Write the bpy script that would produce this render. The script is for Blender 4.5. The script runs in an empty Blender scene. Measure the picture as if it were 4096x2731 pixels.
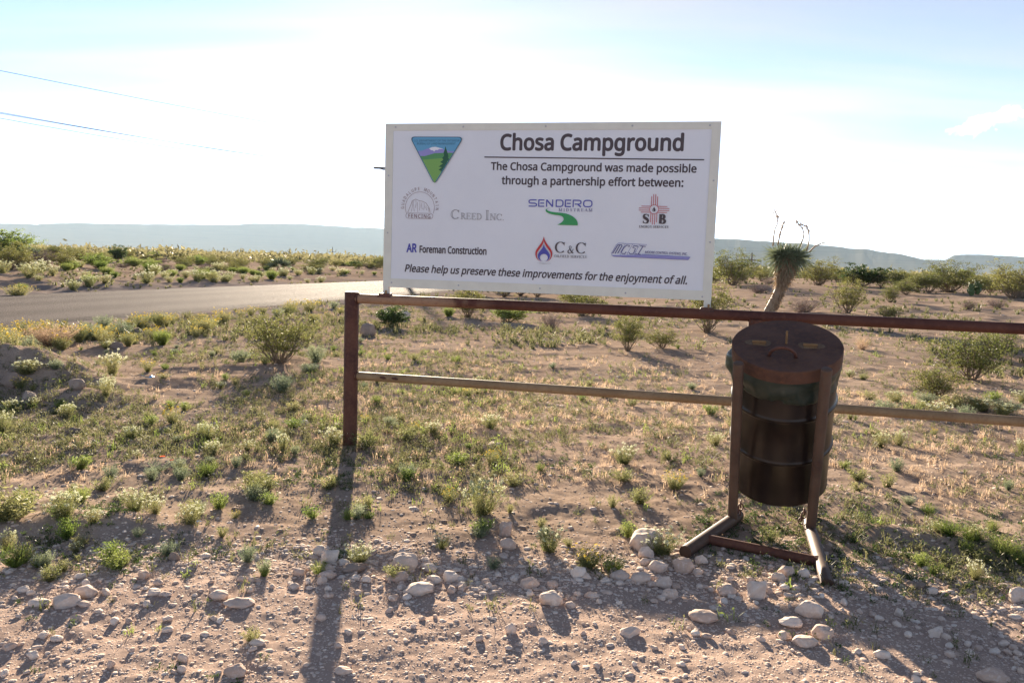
import bpy, math, os
import numpy as np
from mathutils import Vector, Matrix, Euler

SC = bpy.context.scene
COL = SC.collection
R = math.radians

# ------------------------------------------------------------------ camera
CH, F, PIT, ROL, PW, PH = 1.5, 3200.0, R(5.73), R(1.9), 4096.0, 2731.0
cp_, sp_ = math.cos(PIT), math.sin(PIT)
FW = np.array([0, cp_, -sp_])
_up0 = np.array([0, sp_, cp_]); _rt0 = np.array([1.0, 0, 0])
RT = math.cos(ROL) * _rt0 + math.sin(ROL) * _up0
UP = -math.sin(ROL) * _rt0 + math.cos(ROL) * _up0
EYE = np.array([0, 0, CH])
cam_d = bpy.data.cameras.new('camera'); cam = bpy.data.objects.new('camera', cam_d); COL.objects.link(cam)
cam_d.sensor_width = 36; cam_d.lens = 36 * F / PW; cam_d.clip_start = 0.05; cam_d.clip_end = 30000
M = Matrix.Identity(4)
for i in range(3):
    M[i][0] = RT[i]; M[i][1] = UP[i]; M[i][2] = -FW[i]; M[i][3] = EYE[i]
cam.matrix_world = M
SC.camera = cam

def ray(px, py):
    """direction of the line of sight through a point of the photograph"""
    d = FW + RT * (px - PW / 2) / F + UP * (PH / 2 - py) / F
    return d / np.linalg.norm(d)

# ------------------------------------------------------------------ sky, sun, exposure
SUN = ray(1510, 263)
SUN_EL = math.asin(SUN[2]); SUN_AZ = math.atan2(SUN[0], SUN[1])      # azimuth from +Y towards +X
EXPOSURE = 2.2
SKY = 0.08
SUN_E = 5.0
world = bpy.data.worlds.new('World'); SC.world = world; world.use_nodes = True
wn = world.node_tree; wn.nodes.clear(); wl = wn.links
def W(t, **k):
    n = wn.nodes.new(t)
    for a, b in k.items(): setattr(n, a, b)
    return n
sky = W('ShaderNodeTexSky', sky_type='NISHITA', sun_disc=False, sun_elevation=SUN_EL, sun_rotation=SUN_AZ,
        air_density=0.55, dust_density=0.3, ozone_density=1.7, altitude=3000)
tc = W('ShaderNodeTexCoord')
# thin streaks of high cloud, spread over the whole sky on a dome-like projection
sep = W('ShaderNodeSeparateXYZ'); wl.new(tc.outputs['Generated'], sep.inputs[0])
zc = W('ShaderNodeMath', operation='MAXIMUM'); wl.new(sep.outputs[2], zc.inputs[0]); zc.inputs[1].default_value = 0.0
zc2 = W('ShaderNodeMath', operation='ADD'); wl.new(zc.outputs[0], zc2.inputs[0]); zc2.inputs[1].default_value = 0.10
dx = W('ShaderNodeMath', operation='DIVIDE'); wl.new(sep.outputs[0], dx.inputs[0]); wl.new(zc2.outputs[0], dx.inputs[1])
dy = W('ShaderNodeMath', operation='DIVIDE'); wl.new(sep.outputs[1], dy.inputs[0]); wl.new(zc2.outputs[0], dy.inputs[1])
cmb = W('ShaderNodeCombineXYZ'); wl.new(dx.outputs[0], cmb.inputs[0]); wl.new(dy.outputs[0], cmb.inputs[1])
mp = W('ShaderNodeMapping'); wl.new(cmb.outputs[0], mp.inputs[0]); mp.inputs['Rotation'].default_value = (0, 0, R(28)); mp.inputs['Scale'].default_value = (0.33, 1.1, 1)
cn = W('ShaderNodeTexNoise'); wl.new(mp.outputs[0], cn.inputs['Vector']); cn.inputs['Scale'].default_value = 1.1
cn.inputs['Detail'].default_value = 5; cn.inputs['Roughness'].default_value = 0.5; cn.inputs['Distortion'].default_value = 0.35
cr = W('ShaderNodeMapRange'); wl.new(cn.outputs['Fac'], cr.inputs[0])
cr.inputs[1].default_value = 0.42; cr.inputs[2].default_value = 0.68; cr.inputs[3].default_value = 0.22; cr.inputs[4].default_value = 0.9
mixc = W('ShaderNodeMix', data_type='RGBA'); wl.new(cr.outputs[0], mixc.inputs['Factor'])
wl.new(sky.outputs[0], mixc.inputs['A'])
# cloud light: the sky's own brightness, whitened
bw = W('ShaderNodeRGBToBW'); wl.new(sky.outputs[0], bw.inputs[0])
bwm = W('ShaderNodeMath', operation='MULTIPLY'); wl.new(bw.outputs[0], bwm.inputs[0]); bwm.inputs[1].default_value = 1.12
wl.new(bwm.outputs[0], mixc.inputs['B'])
# one small ragged puff of cloud low in the right of the sky
CD = Vector(ray(3975, 480)); CT = Vector(RT); CU = Vector(UP)
def dotn(v):
    n = W('ShaderNodeVectorMath', operation='DOT_PRODUCT'); wl.new(tc.outputs['Generated'], n.inputs[0]); n.inputs[1].default_value = v; return n.outputs['Value']
def mth(op, a, b=None):
    n = W('ShaderNodeMath', operation=op)
    for i, s in enumerate((a, b)):
        if s is None: continue
        if isinstance(s, (int, float)): n.inputs[i].default_value = s
        else: wl.new(s, n.inputs[i])
    return n.outputs[0]
tx = (CD.cross(Vector((0, 0, 1)))).normalized(); ty = tx.cross(CD).normalized()
ax_ = mth('DIVIDE', dotn(tx), 0.040); ay_ = mth('DIVIDE', mth('SUBTRACT', dotn(ty), mth('MULTIPLY', dotn(tx), 0.28)), 0.0125)
r2 = mth('ADD', mth('MULTIPLY', ax_, ax_), mth('MULTIPLY', ay_, ay_))
pn = W('ShaderNodeTexNoise'); wl.new(tc.outputs['Generated'], pn.inputs['Vector']); pn.inputs['Scale'].default_value = 60; pn.inputs['Detail'].default_value = 7; pn.inputs['Roughness'].default_value = .62
den = mth('SUBTRACT', mth('ADD', mth('MULTIPLY', pn.outputs['Fac'], 4.2), -1.35), r2)
pr_ = W('ShaderNodeMapRange'); wl.new(den, pr_.inputs[0]); pr_.inputs[1].default_value = 0.0; pr_.inputs[2].default_value = 0.9
gate = mth('GREATER_THAN', dotn(CD), 0.9)
pf = mth('MULTIPLY', mth('MULTIPLY', pr_.outputs[0], gate), 0.9)
mixp = W('ShaderNodeMix', data_type='RGBA'); wl.new(pf, mixp.inputs['Factor']); wl.new(mixc.outputs['Result'], mixp.inputs['A'])
bw2 = mth('MULTIPLY', bw.outputs[0], 2.6); wl.new(bw2, mixp.inputs['B'])
bg = W('ShaderNodeBackground'); wl.new(mixp.outputs['Result'], bg.inputs[0]); bg.inputs[1].default_value = SKY
wo = W('ShaderNodeOutputWorld'); wl.new(bg.outputs[0], wo.inputs[0])
sd = bpy.data.lights.new('sun', 'SUN'); sd.energy = SUN_E; sd.angle = R(0.53); sd.color = (1.0, 0.84, 0.64)
so = bpy.data.objects.new('sun', sd); COL.objects.link(so)
so.rotation_euler = Vector(SUN).to_track_quat('Z', 'Y').to_euler(); so.location = (0, 0, 60)
vs = SC.view_settings; vs.view_transform = 'Standard'; vs.look = 'None'; vs.exposure = EXPOSURE; vs.gamma = 1; vs.use_curve_mapping = False
SC.render.engine = 'CYCLES'
cy = SC.cycles; cy.max_bounces = 6; cy.diffuse_bounces = 3; cy.transmission_bounces = 4; cy.volume_bounces = 1; cy.transparent_max_bounces = 8
cy.use_denoising = True; cy.sample_clamp_indirect = 6

# ------------------------------------------------------------------ noise and terrain
def _hash(ix, iy, s):
    n = (ix.astype(np.int64) * 374761393 + iy.astype(np.int64) * 668265263 + s * 982451653) & 0x7fffffff
    n = ((n ^ (n >> 13)) * 1274126177) & 0x7fffffff
    return ((n ^ (n >> 16)) & 0xffff) / 65535.0
def vnoise(x, y, s=0):
    x = np.asarray(x, float); y = np.asarray(y, float)
    ix = np.floor(x); iy = np.floor(y); fx = x - ix; fy = y - iy
    fx = fx * fx * (3 - 2 * fx); fy = fy * fy * (3 - 2 * fy)
    a = _hash(ix, iy, s); b = _hash(ix + 1, iy, s); c = _hash(ix, iy + 1, s); d = _hash(ix + 1, iy + 1, s)
    return ((a * (1 - fx) + b * fx) * (1 - fy) + (c * (1 - fx) + d * fx) * fy) * 2 - 1
def fbm(x, y, s=0, o=4, g=0.5):
    t = 0; a = 1.0
    for k in range(o):
        c, n = math.cos(k * 1.3 + .4), math.sin(k * 1.3 + .4)
        t = t + a * vnoise((x * c - y * n) * 2 ** k, (x * n + y * c) * 2 ** k, s + k * 17); a *= g
    return t
def ss(a, b, x):
    t = np.clip((np.asarray(x, float) - a) / (b - a), 0, 1); return t * t * (3 - 2 * t)

# road: centre line runs from the left foreground to the far middle
RD_P = np.array([-12.98, 15.36]); RD_D = np.array([.245, .970]); RD_D /= np.linalg.norm(RD_D); RD_N = np.array([RD_D[1], -RD_D[0]]); RD_W = 3.9
def road_t(x, y):
    """distance from the road's centre line, to the right positive; the road bends away to the right far off"""
    sx = (x - RD_P[0]) * RD_D[0] + (y - RD_P[1]) * RD_D[1]
    bend = 0.0016 * np.clip(sx - 20, 0, 400) ** 2 * 0.35
    return (x - RD_P[0]) * RD_N[0] + (y - RD_P[1]) * RD_N[1] - bend
MOUNDS = []     # x, y, radius_x, radius_y, height, angle
def Hc(x, y):
    """coarse height of the ground"""
    x = np.asarray(x, float); y = np.asarray(y, float)
    d = np.hypot(x, y)
    t = road_t(x, y)
    far = ss(14, 40, d)
    h = 0.05 * fbm(x * .35, y * .35, 3, 3) * ss(7.5, 12, y) + far * 0.22 * fbm(x * .07, y * .07, 9, 3)
    h = h + 0.65 * ss(8, 40, y) * ss(2, 12, x) * (1 - ss(90, 300, d))
    h = h + 0.45 * ss(-RD_W - .8, -RD_W - 6.5, t) * (0.85 + .3 * fbm(x * .3, y * .3, 5, 2)) * (1 - ss(90, 300, d))
    for mx, my, rx, ry, mh, an in MOUNDS:
        c, s = math.cos(an), math.sin(an); u = ((x - mx) * c + (y - my) * s) / rx; v = (-(x - mx) * s + (y - my) * c) / ry
        h = h + mh * np.exp(-(u * u + v * v) ** 1.3)
    h = h - (h + 0.02) * (1 - ss(RD_W - .1, RD_W + 1.6, np.abs(t))) * (1 - ss(200, 400, d))
    # the gravel pull-in in front of the fence lies a little lower than the dirt behind it
    edge = 3.72 + .14 * fbm(x * .8, y * .0 + 3, 21, 2) + .05 * x
    h = h - 0.006 * (1 - ss(edge - .8, edge + .8, y))
    h = h - ss(300, 2500, d) * 9.0
    return h
def Hf(x, y):
    """height with fine relief"""
    x = np.asarray(x, float); y = np.asarray(y, float); d = np.hypot(x, y)
    near = 1 - ss(18, 60, d); onroad = 1 - ss(RD_W, RD_W + .5, np.abs(road_t(x, y)))
    f = 0.012 * fbm(x * 1.9, y * 1.9, 31, 2) + (1 - ss(6, 22, d)) * (0.0078 * fbm(x * 7, y * 7, 41, 3, .5) + 0.0024 * fbm(x * 30, y * 30, 51, 2, .6))
    hum = ss(.1, .8, vnoise(x * 3.1, y * 3.1, 61)) * .017 * ss(3.6, 4.4, y) * (1 - ss(14, 40, d))
    f = f + np.clip(Hc(x, y) - .08, 0, .25) * .26 * fbm(x * 4.5, y * 4.5, 93, 3, .5) * (1 - ss(9, 12, d)) + hum + ss(10, 30, d) * .05 * fbm(x * 1.1, y * 1.1, 71, 3)
    return Hc(x, y) + f * near * (1 - onroad) + .03 * ss(5.2, 7, -road_t(x, y)) * fbm(x * 2.3, y * 2.3, 77, 2) * near
def spot(px, py, h=0.0):
    """where the line of sight through a point of the photograph meets the ground"""
    d = ray(px, py); t = (h - CH) / d[2] if d[2] < -1e-4 else 400
    t = min(t, 400)
    for _ in range(12):
        p = EYE + d * t
        t = (float(Hc(p[0], p[1])) + h - CH) / d[2]
        t = max(.5, min(t, 400))
    p = EYE + d * t
    return np.array([p[0], p[1], float(Hf(p[0], p[1]))])
def depth(p): return float((np.asarray(p) - EYE) @ FW)

for px, py, rx, ry, mh, an in ((90, 1535, .98, .42, .33, -.2), (-220, 1560, .9, .6, .30, 0), (880, 1475, .85, .30, .07, .15), (330, 1600, .5, .3, .10, 0), (640, 1530, .5, .3, .07, 0),
                               (3900, 2195, .75, .14, .07, -.45), (1130, 1450, .5, .35, .10, 0), (350, 2110, .5, .2, .07, 0), (3420, 1620, .8, .3, .05, 0)):
    p = spot(px, py); MOUNDS.append((p[0], p[1], rx, ry, mh, an))

# ------------------------------------------------------------------ materials
MATS = {}
def mat(name, build):
    m = bpy.data.materials.new(name); m.use_nodes = True; nt = m.node_tree; nt.nodes.clear()
    out = nt.nodes.new('ShaderNodeOutputMaterial')
    def N(t, ins=None, **k):
        n = nt.nodes.new(t)
        for a, b in k.items(): setattr(n, a, b)
        for a, b in (ins or {}).items():
            if isinstance(b, bpy.types.NodeSocket): nt.links.new(b, n.inputs[a])
            else: n.inputs[a].default_value = b
        return n
    sh = build(N)
    nt.links.new(sh, out.inputs['Surface']); MATS[name] = m; return m
def c4(c): return (c[0], c[1], c[2], 1)
def ramp(N, fac, stops):
    n = N('ShaderNodeValToRGB', {'Fac': fac}); e = n.color_ramp.elements
    while len(e) < len(stops): e.new(.5)
    for k, (p, c) in enumerate(stops): e[k].position = p; e[k].color = c4(c)
    return n.outputs[0]
def mixc_(N, f, a, b, mode='MIX'):
    n = N('ShaderNodeMix', data_type='RGBA', blend_type=mode)
    for k, s in (('Factor', f), ('A', a), ('B', b)):
        if isinstance(s, bpy.types.NodeSocket): n.id_data.links.new(s, n.inputs[k])
        else: n.inputs[k].default_value = s if k == 'Factor' else c4(s)
    return n.outputs['Result']
def pos(N, obj=False):
    if obj: return N('ShaderNodeTexCoord').outputs['Object']
    return N('ShaderNodeNewGeometry').outputs['Position']
def noise(N, v, s, d=4, r=.55, o='Fac'): return N('ShaderNodeTexNoise', {'Vector': v, 'Scale': s, 'Detail': d, 'Roughness': r}).outputs[o]
def mathn(N, op, a, b): return N('ShaderNodeMath', {0: a, 1: b}, operation=op).outputs[0]
def rng_(N, v, a, b, c=0.0, d=1.0): return N('ShaderNodeMapRange', {0: v, 1: a, 2: b, 3: c, 4: d}).outputs[0]
def bumpn(N, h, st, dist=.01): return N('ShaderNodeBump', {'Height': h, 'Strength': st, 'Distance': dist}).outputs[0]

def soil(N):
    p = pos(N)
    big = noise(N, p, .5, 4); mid = noise(N, p, 5, 5, .65); fine = noise(N, p, 60, 4, .7)
    c = ramp(N, big, [(.3, (.225, .162, .122)), (.55, (.295, .222, .168)), (.75, (.35, .272, .208))])
    c = mixc_(N, rng_(N, mid, .35, .7), c, (.36, .275, .215))
    c = mixc_(N, rng_(N, fine, .5, .72), c, (.16, .105, .078))
    # grey crushed gravel spilled along both shoulders of the road
    dr_ = N('ShaderNodeVectorMath', {0: p, 1: (float(RD_N[0]), float(RD_N[1]), 0)}, operation='DOT_PRODUCT').outputs['Value']
    rdist = mathn(N, 'ABSOLUTE', mathn(N, 'SUBTRACT', dr_, float(RD_P @ RD_N)), 0)
    shoulder = rng_(N, mathn(N, 'ADD', rdist, mathn(N, 'MULTIPLY', noise(N, p, .9, 4), 5.0)), 9.6, 7.0)
    c = mixc_(N, mathn(N, 'MULTIPLY', shoulder, .85), c, mixc_(N, fine, (.15, .13, .125), (.25, .22, .21)))
    v = N('ShaderNodeTexVoronoi', {'Vector': p, 'Scale': 85.0}, feature='F1'); v2 = N('ShaderNodeTexVoronoi', {'Vector': p, 'Scale': 38.0}, feature='F1')
    st = rng_(N, v.outputs['Distance'], .16, .34, 1, 0); st2 = rng_(N, v2.outputs['Distance'], .14, .3, 1, 0)
    sepx = N('ShaderNodeSeparateXYZ', {0: p})
    grav = rng_(N, mathn(N, 'ADD', sepx.outputs[1], mathn(N, 'MULTIPLY', noise(N, p, 2.2, 3), 1.1)), 4.9, 4.1)     # pull-in gravel
    pick = rng_(N, v.outputs['Color'], .35, .5); pick2 = rng_(N, v2.outputs['Color'], .55, .65)
    gm = mathn(N, 'ADD', mathn(N, 'MULTIPLY', grav, .9), .12)
    a = mathn(N, 'MULTIPLY', mathn(N, 'MULTIPLY', st, pick), gm)
    b = mathn(N, 'MULTIPLY', mathn(N, 'MULTIPLY', st2, pick2), gm)
    pc = mixc_(N, noise(N, p, 25, 2), (.50, .36, .28), (.70, .58, .48))
    c = mixc_(N, mathn(N, 'MULTIPLY', grav, .75), c, mixc_(N, mid, (.34, .245, .195), (.46, .345, .285)))
    c = mixc_(N, a, c, pc); c = mixc_(N, b, c, pc)
    hgt = mathn(N, 'ADD', mathn(N, 'MULTIPLY', fine, .35), mathn(N, 'ADD', mathn(N, 'MULTIPLY', a, .8), mathn(N, 'MULTIPLY', b, 1.4)))
    hgt = mathn(N, 'ADD', hgt, mathn(N, 'MULTIPLY', noise(N, p, 22, 3, .6), .8))
    return N('ShaderNodeBsdfPrincipled', {'Base Color': c, 'Roughness': 1.0, 'Specular IOR Level': .0, 'Normal': bumpn(N, hgt, .45, .003)}).outputs[0]
mat('soil', soil)
def asphalt(N):
    p = pos(N); v = N('ShaderNodeTexVoronoi', {'Vector': p, 'Scale': 55.0})
    c = mixc_(N, noise(N, p, .7, 4), (.080, .066, .062), (.115, .098, .092))
    c = mixc_(N, rng_(N, v.outputs['Color'], .1, .9, 0, .65), c, (.19, .165, .15)); c = mixc_(N, rng_(N, noise(N, p, 40, 3), .5, .7, 0, .6), c, (.05, .045, .045))
    # worn wheel paths and loose grit between them
    dr_ = N('ShaderNodeVectorMath', {0: p, 1: (float(RD_N[0]), float(RD_N[1]), 0)}, operation='DOT_PRODUCT').outputs['Value']
    tt = mathn(N, 'ADD', mathn(N, 'SUBTRACT', dr_, float(RD_P @ RD_N)), mathn(N, 'MULTIPLY', noise(N, p, .12, 2), 1.2))
    wp = mathn(N, 'ABSOLUTE', mathn(N, 'SINE', mathn(N, 'MULTIPLY', tt, 1.65), 0), 0)
    c = mixc_(N, rng_(N, wp, .45, 1, 0, .5), c, (.065, .054, .052)); c = mixc_(N, rng_(N, noise(N, p, 1.6, 5, .7), .55, .75, 0, .45), c, (.17, .145, .13))
    return N('ShaderNodeBsdfPrincipled', {'Base Color': c, 'Roughness': .85, 'Specular IOR Level': .01, 'Normal': bumpn(N, v.outputs['Distance'], .8, .012)}).outputs[0]
mat('asphalt', asphalt)
def stone(N):
    p = pos(N, True); ri = N('ShaderNodeObjectInfo').outputs['Random']
    w = N('ShaderNodeAttribute', attribute_name='tint').outputs['Fac']
    g = mathn(N, 'FRACT', mathn(N, 'ADD', ri, w), 0)
    c = ramp(N, g, [(0, (.50, .36, .28)), (.35, (.62, .49, .40)), (.7, (.70, .60, .51)), (.9, (.54, .40, .315)), (1, (.43, .31, .24))])
    q = pos(N)
    c = mixc_(N, rng_(N, noise(N, q, 14, 5, .65), .42, .7, 0, .65), c, (.46, .34, .27))
    c = mixc_(N, rng_(N, noise(N, q, 55, 4, .7), .5, .75, 0, .6), c, (.78, .71, .64))
    return N('ShaderNodeBsdfPrincipled', {'Base Color': c, 'Roughness': .9, 'Specular IOR Level': .1, 'Normal': bumpn(N, noise(N, q, 45, 5, .7), .5, .008)}).outputs[0]
mat('stone', stone)
def brown_stone(N):
    q = pos(N); ri = N('ShaderNodeObjectInfo').outputs['Random']
    c = mixc_(N, ri, (.27, .20, .155), (.38, .30, .25)); c = mixc_(N, rng_(N, noise(N, q, 14, 5, .65), .4, .7, 0, .6), c, (.20, .145, .115))
    return N('ShaderNodeBsdfPrincipled', {'Base Color': c, 'Roughness': .95, 'Specular IOR Level': .05, 'Normal': bumpn(N, noise(N, q, 30, 5, .7), .6, .01)}).outputs[0]
mat('brown_stone', brown_stone)
def leaf(col, col2, trans=.5, rough=.6):
    def b(N):
        p = pos(N); ri = N('ShaderNodeObjectInfo').outputs['Random']
        f = rng_(N, mathn(N, 'ADD', noise(N, p, 9, 3, .7), mathn(N, 'MULTIPLY', ri, .35)), .45, .85)
        c = mixc_(N, f, col, col2)
        d = N('ShaderNodeBsdfPrincipled', {'Base Color': c, 'Roughness': rough, 'Specular IOR Level': .2}).outputs[0]
        t = N('ShaderNodeBsdfTranslucent', {'Color': mixc_(N, .0, c, c)}).outputs[0]
        return N('ShaderNodeMixShader', {0: trans, 1: d, 2: t}).outputs[0]
    return b
mat('creosote_leaf', leaf((.095, .115, .032), (.195, .19, .06), .48))
mat('fresh_leaf', leaf((.15, .215, .045), (.26, .30, .085), .5))
mat('weed_leaf', leaf((.17, .19, .07), (.29, .275, .12), .5))
mat('sprout_leaf', leaf((.12, .13, .055), (.24, .215, .11), .45))
mat('sage_leaf', leaf((.17, .21, .13), (.27, .30, .18), .45))
mat('dark_leaf', leaf((.045, .075, .022), (.09, .13, .04), .35))
mat('dry_grass', leaf((.42, .30, .20), (.60, .46, .33), .45))
mat('dead_twig', leaf((.16, .12, .11), (.25, .19, .17), .1))
mat('yellow_petal', leaf((.55, .38, .03), (.70, .52, .08), .3))
mat('white_petal', leaf((.55, .57, .34), (.74, .74, .56), .4))
mat('orange_petal', leaf((.75, .16, .06), (.85, .24, .10), .4))
mat('bark', leaf((.16, .12, .085), (.24, .19, .14), .0, .9))
mat('yucca_leaf', leaf((.11, .14, .08), (.19, .22, .13), .25, .45))
mat('yucca_dead', leaf((.30, .215, .14), (.45, .34, .23), .25))
mat('cactus_skin', leaf((.05, .09, .03), (.09, .13, .05), .0, .5))
def rust(dark, light, wear, spec=.35):
    def b(N):
        p = pos(N); n1 = noise(N, p, 3.5, 5, .65); n2 = noise(N, p, 40, 4, .7)
        c = mixc_(N, rng_(N, n1, .38, .62), dark, light)
        c = mixc_(N, rng_(N, n2, .45, .75, 0, .6), c, wear)
        return N('ShaderNodeBsdfPrincipled', {'Base Color': c, 'Roughness': .62, 'Specular IOR Level': spec, 'Normal': bumpn(N, n2, .25, .002)}).outputs[0]
    return b
mat('rusty_pipe', rust((.070, .027, .020), (.12, .048, .030), (.17, .08, .045), .2))
def railm(N):
    p = pos(N); n1 = noise(N, p, 2.2, 5, .6); n2 = noise(N, p, 30, 4, .7)
    w = rng_(N, N('ShaderNodeSeparateXYZ', {0: p}).outputs[0], -.62, -.12, 1, 0)          # bare steel near the end post
    c = mixc_(N, rng_(N, n1, .4, .62), (.075, .026, .019), (.115, .044, .028))
    bare = mathn(N, 'MULTIPLY', w, rng_(N, noise(N, p, 5, 4), .38, .5))
    c = mixc_(N, bare, c, (.34, .20, .12)); c = mixc_(N, rng_(N, n2, .5, .75, 0, .5), c, (.15, .065, .04))
    return N('ShaderNodeBsdfPrincipled', {'Base Color': c, 'Roughness': .6, 'Specular IOR Level': .2, 'Normal': bumpn(N, n2, .2, .002)}).outputs[0]
mat('rusty_rail', railm)
mat('tan_pipe', rust((.26, .165, .085), (.34, .225, .12), (.20, .105, .055), .25))
mat('rack_pipe', rust((.070, .042, .030), (.115, .072, .048), (.12, .055, .035), .25))
mat('rusty_lid', rust((.075, .040, .030), (.125, .066, .045), (.16, .072, .04), .12))
mat('hinge_rust', rust((.21, .12, .055), (.30, .185, .09), (.17, .08, .04), .1))
mat('weld_stain', rust((.15, .10, .07), (.22, .155, .105), (.12, .065, .04), .0))
mat('weld', rust((.06, .025, .018), (.11, .045, .03), (.17, .07, .04), .3))
def drumm(N):
    p = pos(N); n = noise(N, p, 6, 5)
    c = mixc_(N, rng_(N, n, .4, .7), (.012, .008, .007), (.026, .016, .012))
    return N('ShaderNodeBsdfPrincipled', {'Base Color': c, 'Roughness': .3, 'Specular IOR Level': .35, 'Normal': bumpn(N, n, .05, .003)}).outputs[0]
mat('drum_paint', drumm)
def bag(N):
    p = pos(N); n = noise(N, p, 22, 5, .65)
    return N('ShaderNodeBsdfPrincipled', {'Base Color': (.020, .030, .022, 1), 'Roughness': .36, 'Specular IOR Level': .5, 'Normal': bumpn(N, n, .4, .006)}).outputs[0]
mat('bag_plastic', bag)
def plain(col, rough=.5, spec=.4, var=0.0, vs_=6):
    def b(N):
        c = c4(col)
        if var:
            p = pos(N); c = mixc_(N, rng_(N, noise(N, p, vs_, 5, .65), .35, .75, 0, 1), col, tuple(x * (1 - var) for x in col))
        return N('ShaderNodeBsdfPrincipled', {'Base Color': c, 'Roughness': rough, 'Specular IOR Level': spec}).outputs[0]
    return b
mat('sign_white', plain((.72, .725, .74), .35, .4, .04, 3))
mat('frame_cream', plain((.70, .68, .58), .45, .4, .10, 9))
mat('screw_metal', plain((.42, .42, .44), .3, .6))
mat('ink_dark', plain((.070, .050, .052), .5))
mat('ink_grey', plain((.20, .17, .17), .5))
mat('ink_brown', plain((.26, .14, .13), .5))
mat('ink_blue', plain((.075, .075, .36), .5))
mat('ink_blue_dark', plain((.06, .05, .20), .5))
mat('ink_lilac', plain((.27, .26, .50), .5))
mat('ink_green', plain((.04, .30, .09), .5))
mat('ink_red', plain((.50, .035, .035), .5))
mat('print_sky', plain((.12, .34, .52), .5))
mat('print_lilac', plain((.28, .26, .55), .5))
mat('print_green', plain((.09, .28, .10), .5))
mat('print_lime', plain((.19, .38, .09), .5))
mat('print_tree', plain((.02, .10, .05), .5))
mat('print_white', plain((.75, .75, .78), .5))
mat('print_teal', plain((.03, .10, .14), .5))
mat('blue_plastic', plain((.02, .28, .62), .3))
mat('pole_wood', plain((.10, .075, .06), .8, .2, .2))
mat('wire', plain((.16, .16, .16), .6))
def mesam(N):
    p = pos(N); sx = N('ShaderNodeSeparateXYZ', {0: p})
    st = noise(N, N('ShaderNodeCombineXYZ', {0: mathn(N, 'MULTIPLY', sx.outputs[0], .0012), 1: mathn(N, 'MULTIPLY', sx.outputs[1], .0012), 2: mathn(N, 'MULTIPLY', sx.outputs[2], .05)}).outputs[0], 3, 5)
    c = ramp(N, st, [(.3, (.055, .055, .045)), (.5, (.10, .09, .07)), (.7, (.07, .07, .05))])
    return N('ShaderNodeBsdfPrincipled', {'Base Color': c, 'Roughness': 1, 'Specular IOR Level': 0}).outputs[0]
mat('mesa', mesam)

# ------------------------------------------------------------------ mesh helpers
def mk(name, v, f, mats, idx=None, smooth=False, parent=None, tint=None):
    me = bpy.data.meshes.new(name)
    v = np.asarray(v, dtype=np.float32)
    if isinstance(f, np.ndarray):
        n, k = f.shape
        me.vertices.add(len(v)); me.vertices.foreach_set('co', v.ravel())
        me.loops.add(n * k); me.loops.foreach_set('vertex_index', f.ravel().astype(np.int32))
        me.polygons.add(n); me.polygons.foreach_set('loop_start', np.arange(0, n * k, k, dtype=np.int32))
        me.polygons.foreach_set('loop_total', np.full(n, k, dtype=np.int32))
    else:
        me.from_pydata(v.tolist(), [], f)
    for m in (mats if isinstance(mats, (list, tuple)) else [mats]): me.materials.append(MATS[m])
    if idx is not None: me.polygons.foreach_set('material_index', np.asarray(idx, dtype=np.int32))
    me.polygons.foreach_set('use_smooth', np.full(len(me.polygons), smooth))
    if tint is not None:
        a = me.attributes.new('tint', 'FLOAT', 'POINT'); a.data.foreach_set('value', np.asarray(tint, dtype=np.float32))
    me.update(calc_edges=True)
    o = bpy.data.objects.new(name, me); COL.objects.link(o)
    if parent is not None: o.parent = parent
    return o
def tag(o, label=None, cat=None, group=None, kind=None):
    if label: o['label'] = label
    if cat: o['category'] = cat
    if group: o['group'] = group
    if kind: o['kind'] = kind
    return o
def empty(name, loc=(0, 0, 0), rz=0.0):
    o = bpy.data.objects.new(name, None); COL.objects.link(o); o.location = loc; o.rotation_euler = (0, 0, rz); o.empty_display_size = .1; return o
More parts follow.
